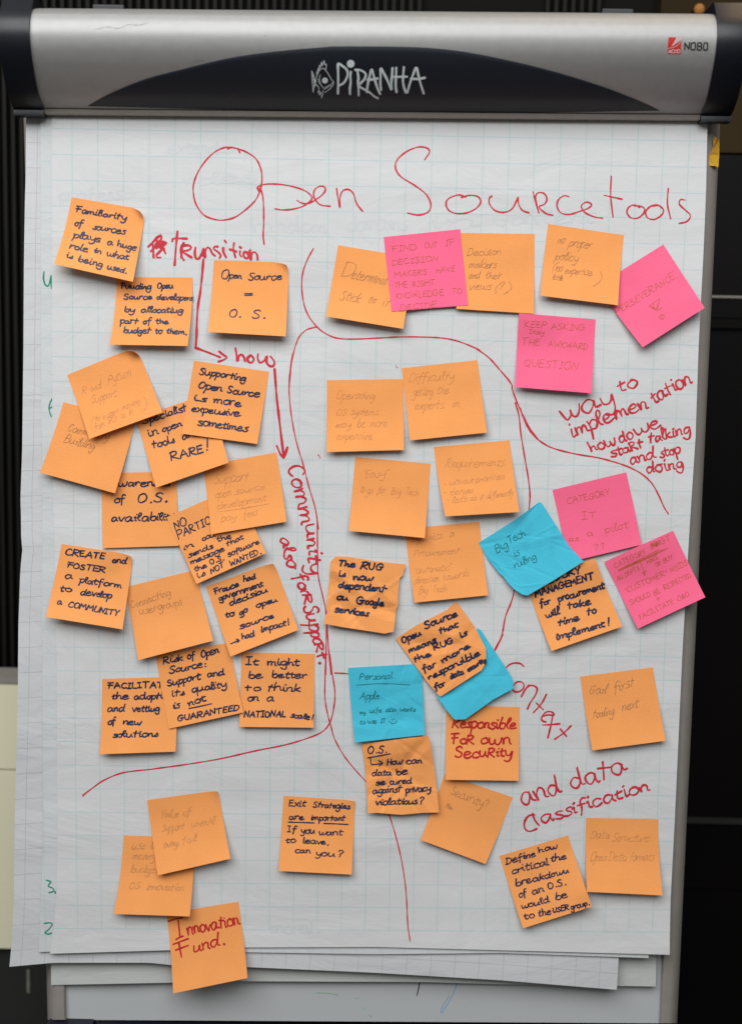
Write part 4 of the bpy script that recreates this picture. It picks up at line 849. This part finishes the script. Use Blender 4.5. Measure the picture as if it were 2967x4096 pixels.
ztop_w = bgp(1500, -450, DW)[2]
x = bgp(-260, 1500, DW)[0]; xe = bgp(1700, 30, DW)[0]
zlow = bgp(60, 2700, DW)[2]
while x < xe:
    slat(x, zlow if x < bgp(260, 30, DW)[0] else bgp(1500, 600, DW)[2], ztop_w); x += pitch
x = bgp(2190, 30, DW)[0]
while x < bgp(2400, 30, DW)[0]: slat(x, bgp(1500, 600, DW)[2], ztop_w); x += pitch
# plain door-like panels standing proud
def panel(name, xa, ya, xb, yb, d, m, label, cat, t=.02, parent=None):
    A = bgp(xa, (ya + yb) / 2, d); B = bgp(xb, (ya + yb) / 2, d); zt_ = bgp((xa + xb) / 2, ya, d)[2]; zb_ = bgp((xa + xb) / 2, yb, d)[2]
    o = box(name, A[0], B[0], d, d + t, zb_, zt_, m, parent, bev=.001 if parent is None else 0)
    if cat: tag(o, label, cat)
    return o
# cream cabinet with dark plinth at the lower left
cabn = empty('side_cabinet', (bgp(-200, 3300, .30)[0], .32, bgp(0, 4400, .30)[2]), 'cream fronted low cabinet on a charcoal base at the left edge', 'cabinet')
panel('cream_door', -700, 2732, 420, 3072, .30, M_['cream'], None, None, .04, cabn)
panel('cream_door', -700, 3078, 420, 3790, .30, M_['cream'], None, None, .04, cabn)
panel('top_edge', -700, 2706, 420, 2730, .298, M_['frame'], None, None, .05, cabn)
panel('base', -700, 3792, 420, 4700, .31, M_['cabinet'], None, None, .04, cabn)
panel('scuff', 108, 3880, 120, 3972, .3085, M_['chalk'], None, None, .0012, cabn)
# brown and black cupboard at the right
cup = empty('tall_cupboard', (bgp(2900, 3000, .40)[0], .4, 0), 'tall black cupboard with a brown top panel at the right edge', 'cupboard')
panel('brown_panel', 2640, -420, 3700, 615, .40, M_['brown'], None, None, .03, cup)
panel('black_door', 2420, 622, 3700, 1182, .398, M_['black'], None, None, .03, cup)
panel('shelf_strip', 2420, 1186, 3700, 1194, .396, M_['frame'], None, None, .02, cup)
panel('black_door', 2420, 1198, 3700, 1275, .398, M_['black'], None, None, .03, cup)
panel('ledge', 2420, 1279, 3700, 1316, .392, M_['wall'], None, None, .03, cup)
panel('black_door', 2420, 1320, 3700, 3275, .398, M_['black'], None, None, .03, cup)
panel('handle_rail', 2420, 3279, 3700, 3300, .394, M_['cabinet'], None, None, .03, cup)
panel('lower_door', 2420, 3304, 3700, 3560, .398, M_['black'], None, None, .03, cup)
panel('lower_door', 2420, 3566, 3700, 4700, .396, M_['black'], None, None, .03, cup)
# warm reflection imitated by an added, weakly glowing ball before the brown panel
bm = bmesh.new(); bmesh.ops.create_uvsphere(bm, u_segments=16, v_segments=10, radius=.0065); me = bpy.data.meshes.new('glow_ball'); bm.to_mesh(me); bm.free()
lp = bgp(2795, 36, .385); glow_o = empty('warm_reflection_ball', tuple(lp), 'small glowing ball added for a warm reflection above the clamp bar', 'reflection_glow')
link('glow_ball', me, M_['reflection_glow'], glow_o, tuple(lp)); box('glow_ball_back', lp[0] - .006, lp[0] + .006, lp[1] + .003, lp[1] + .016, lp[2] - .003, lp[2] + .003, M_['brown'], glow_o, bev=.001)
print('objects', len(bpy.data.objects), 'tris~', sum(len(o.data.polygons) * 2 for o in bpy.data.objects if o.type == 'MESH'))
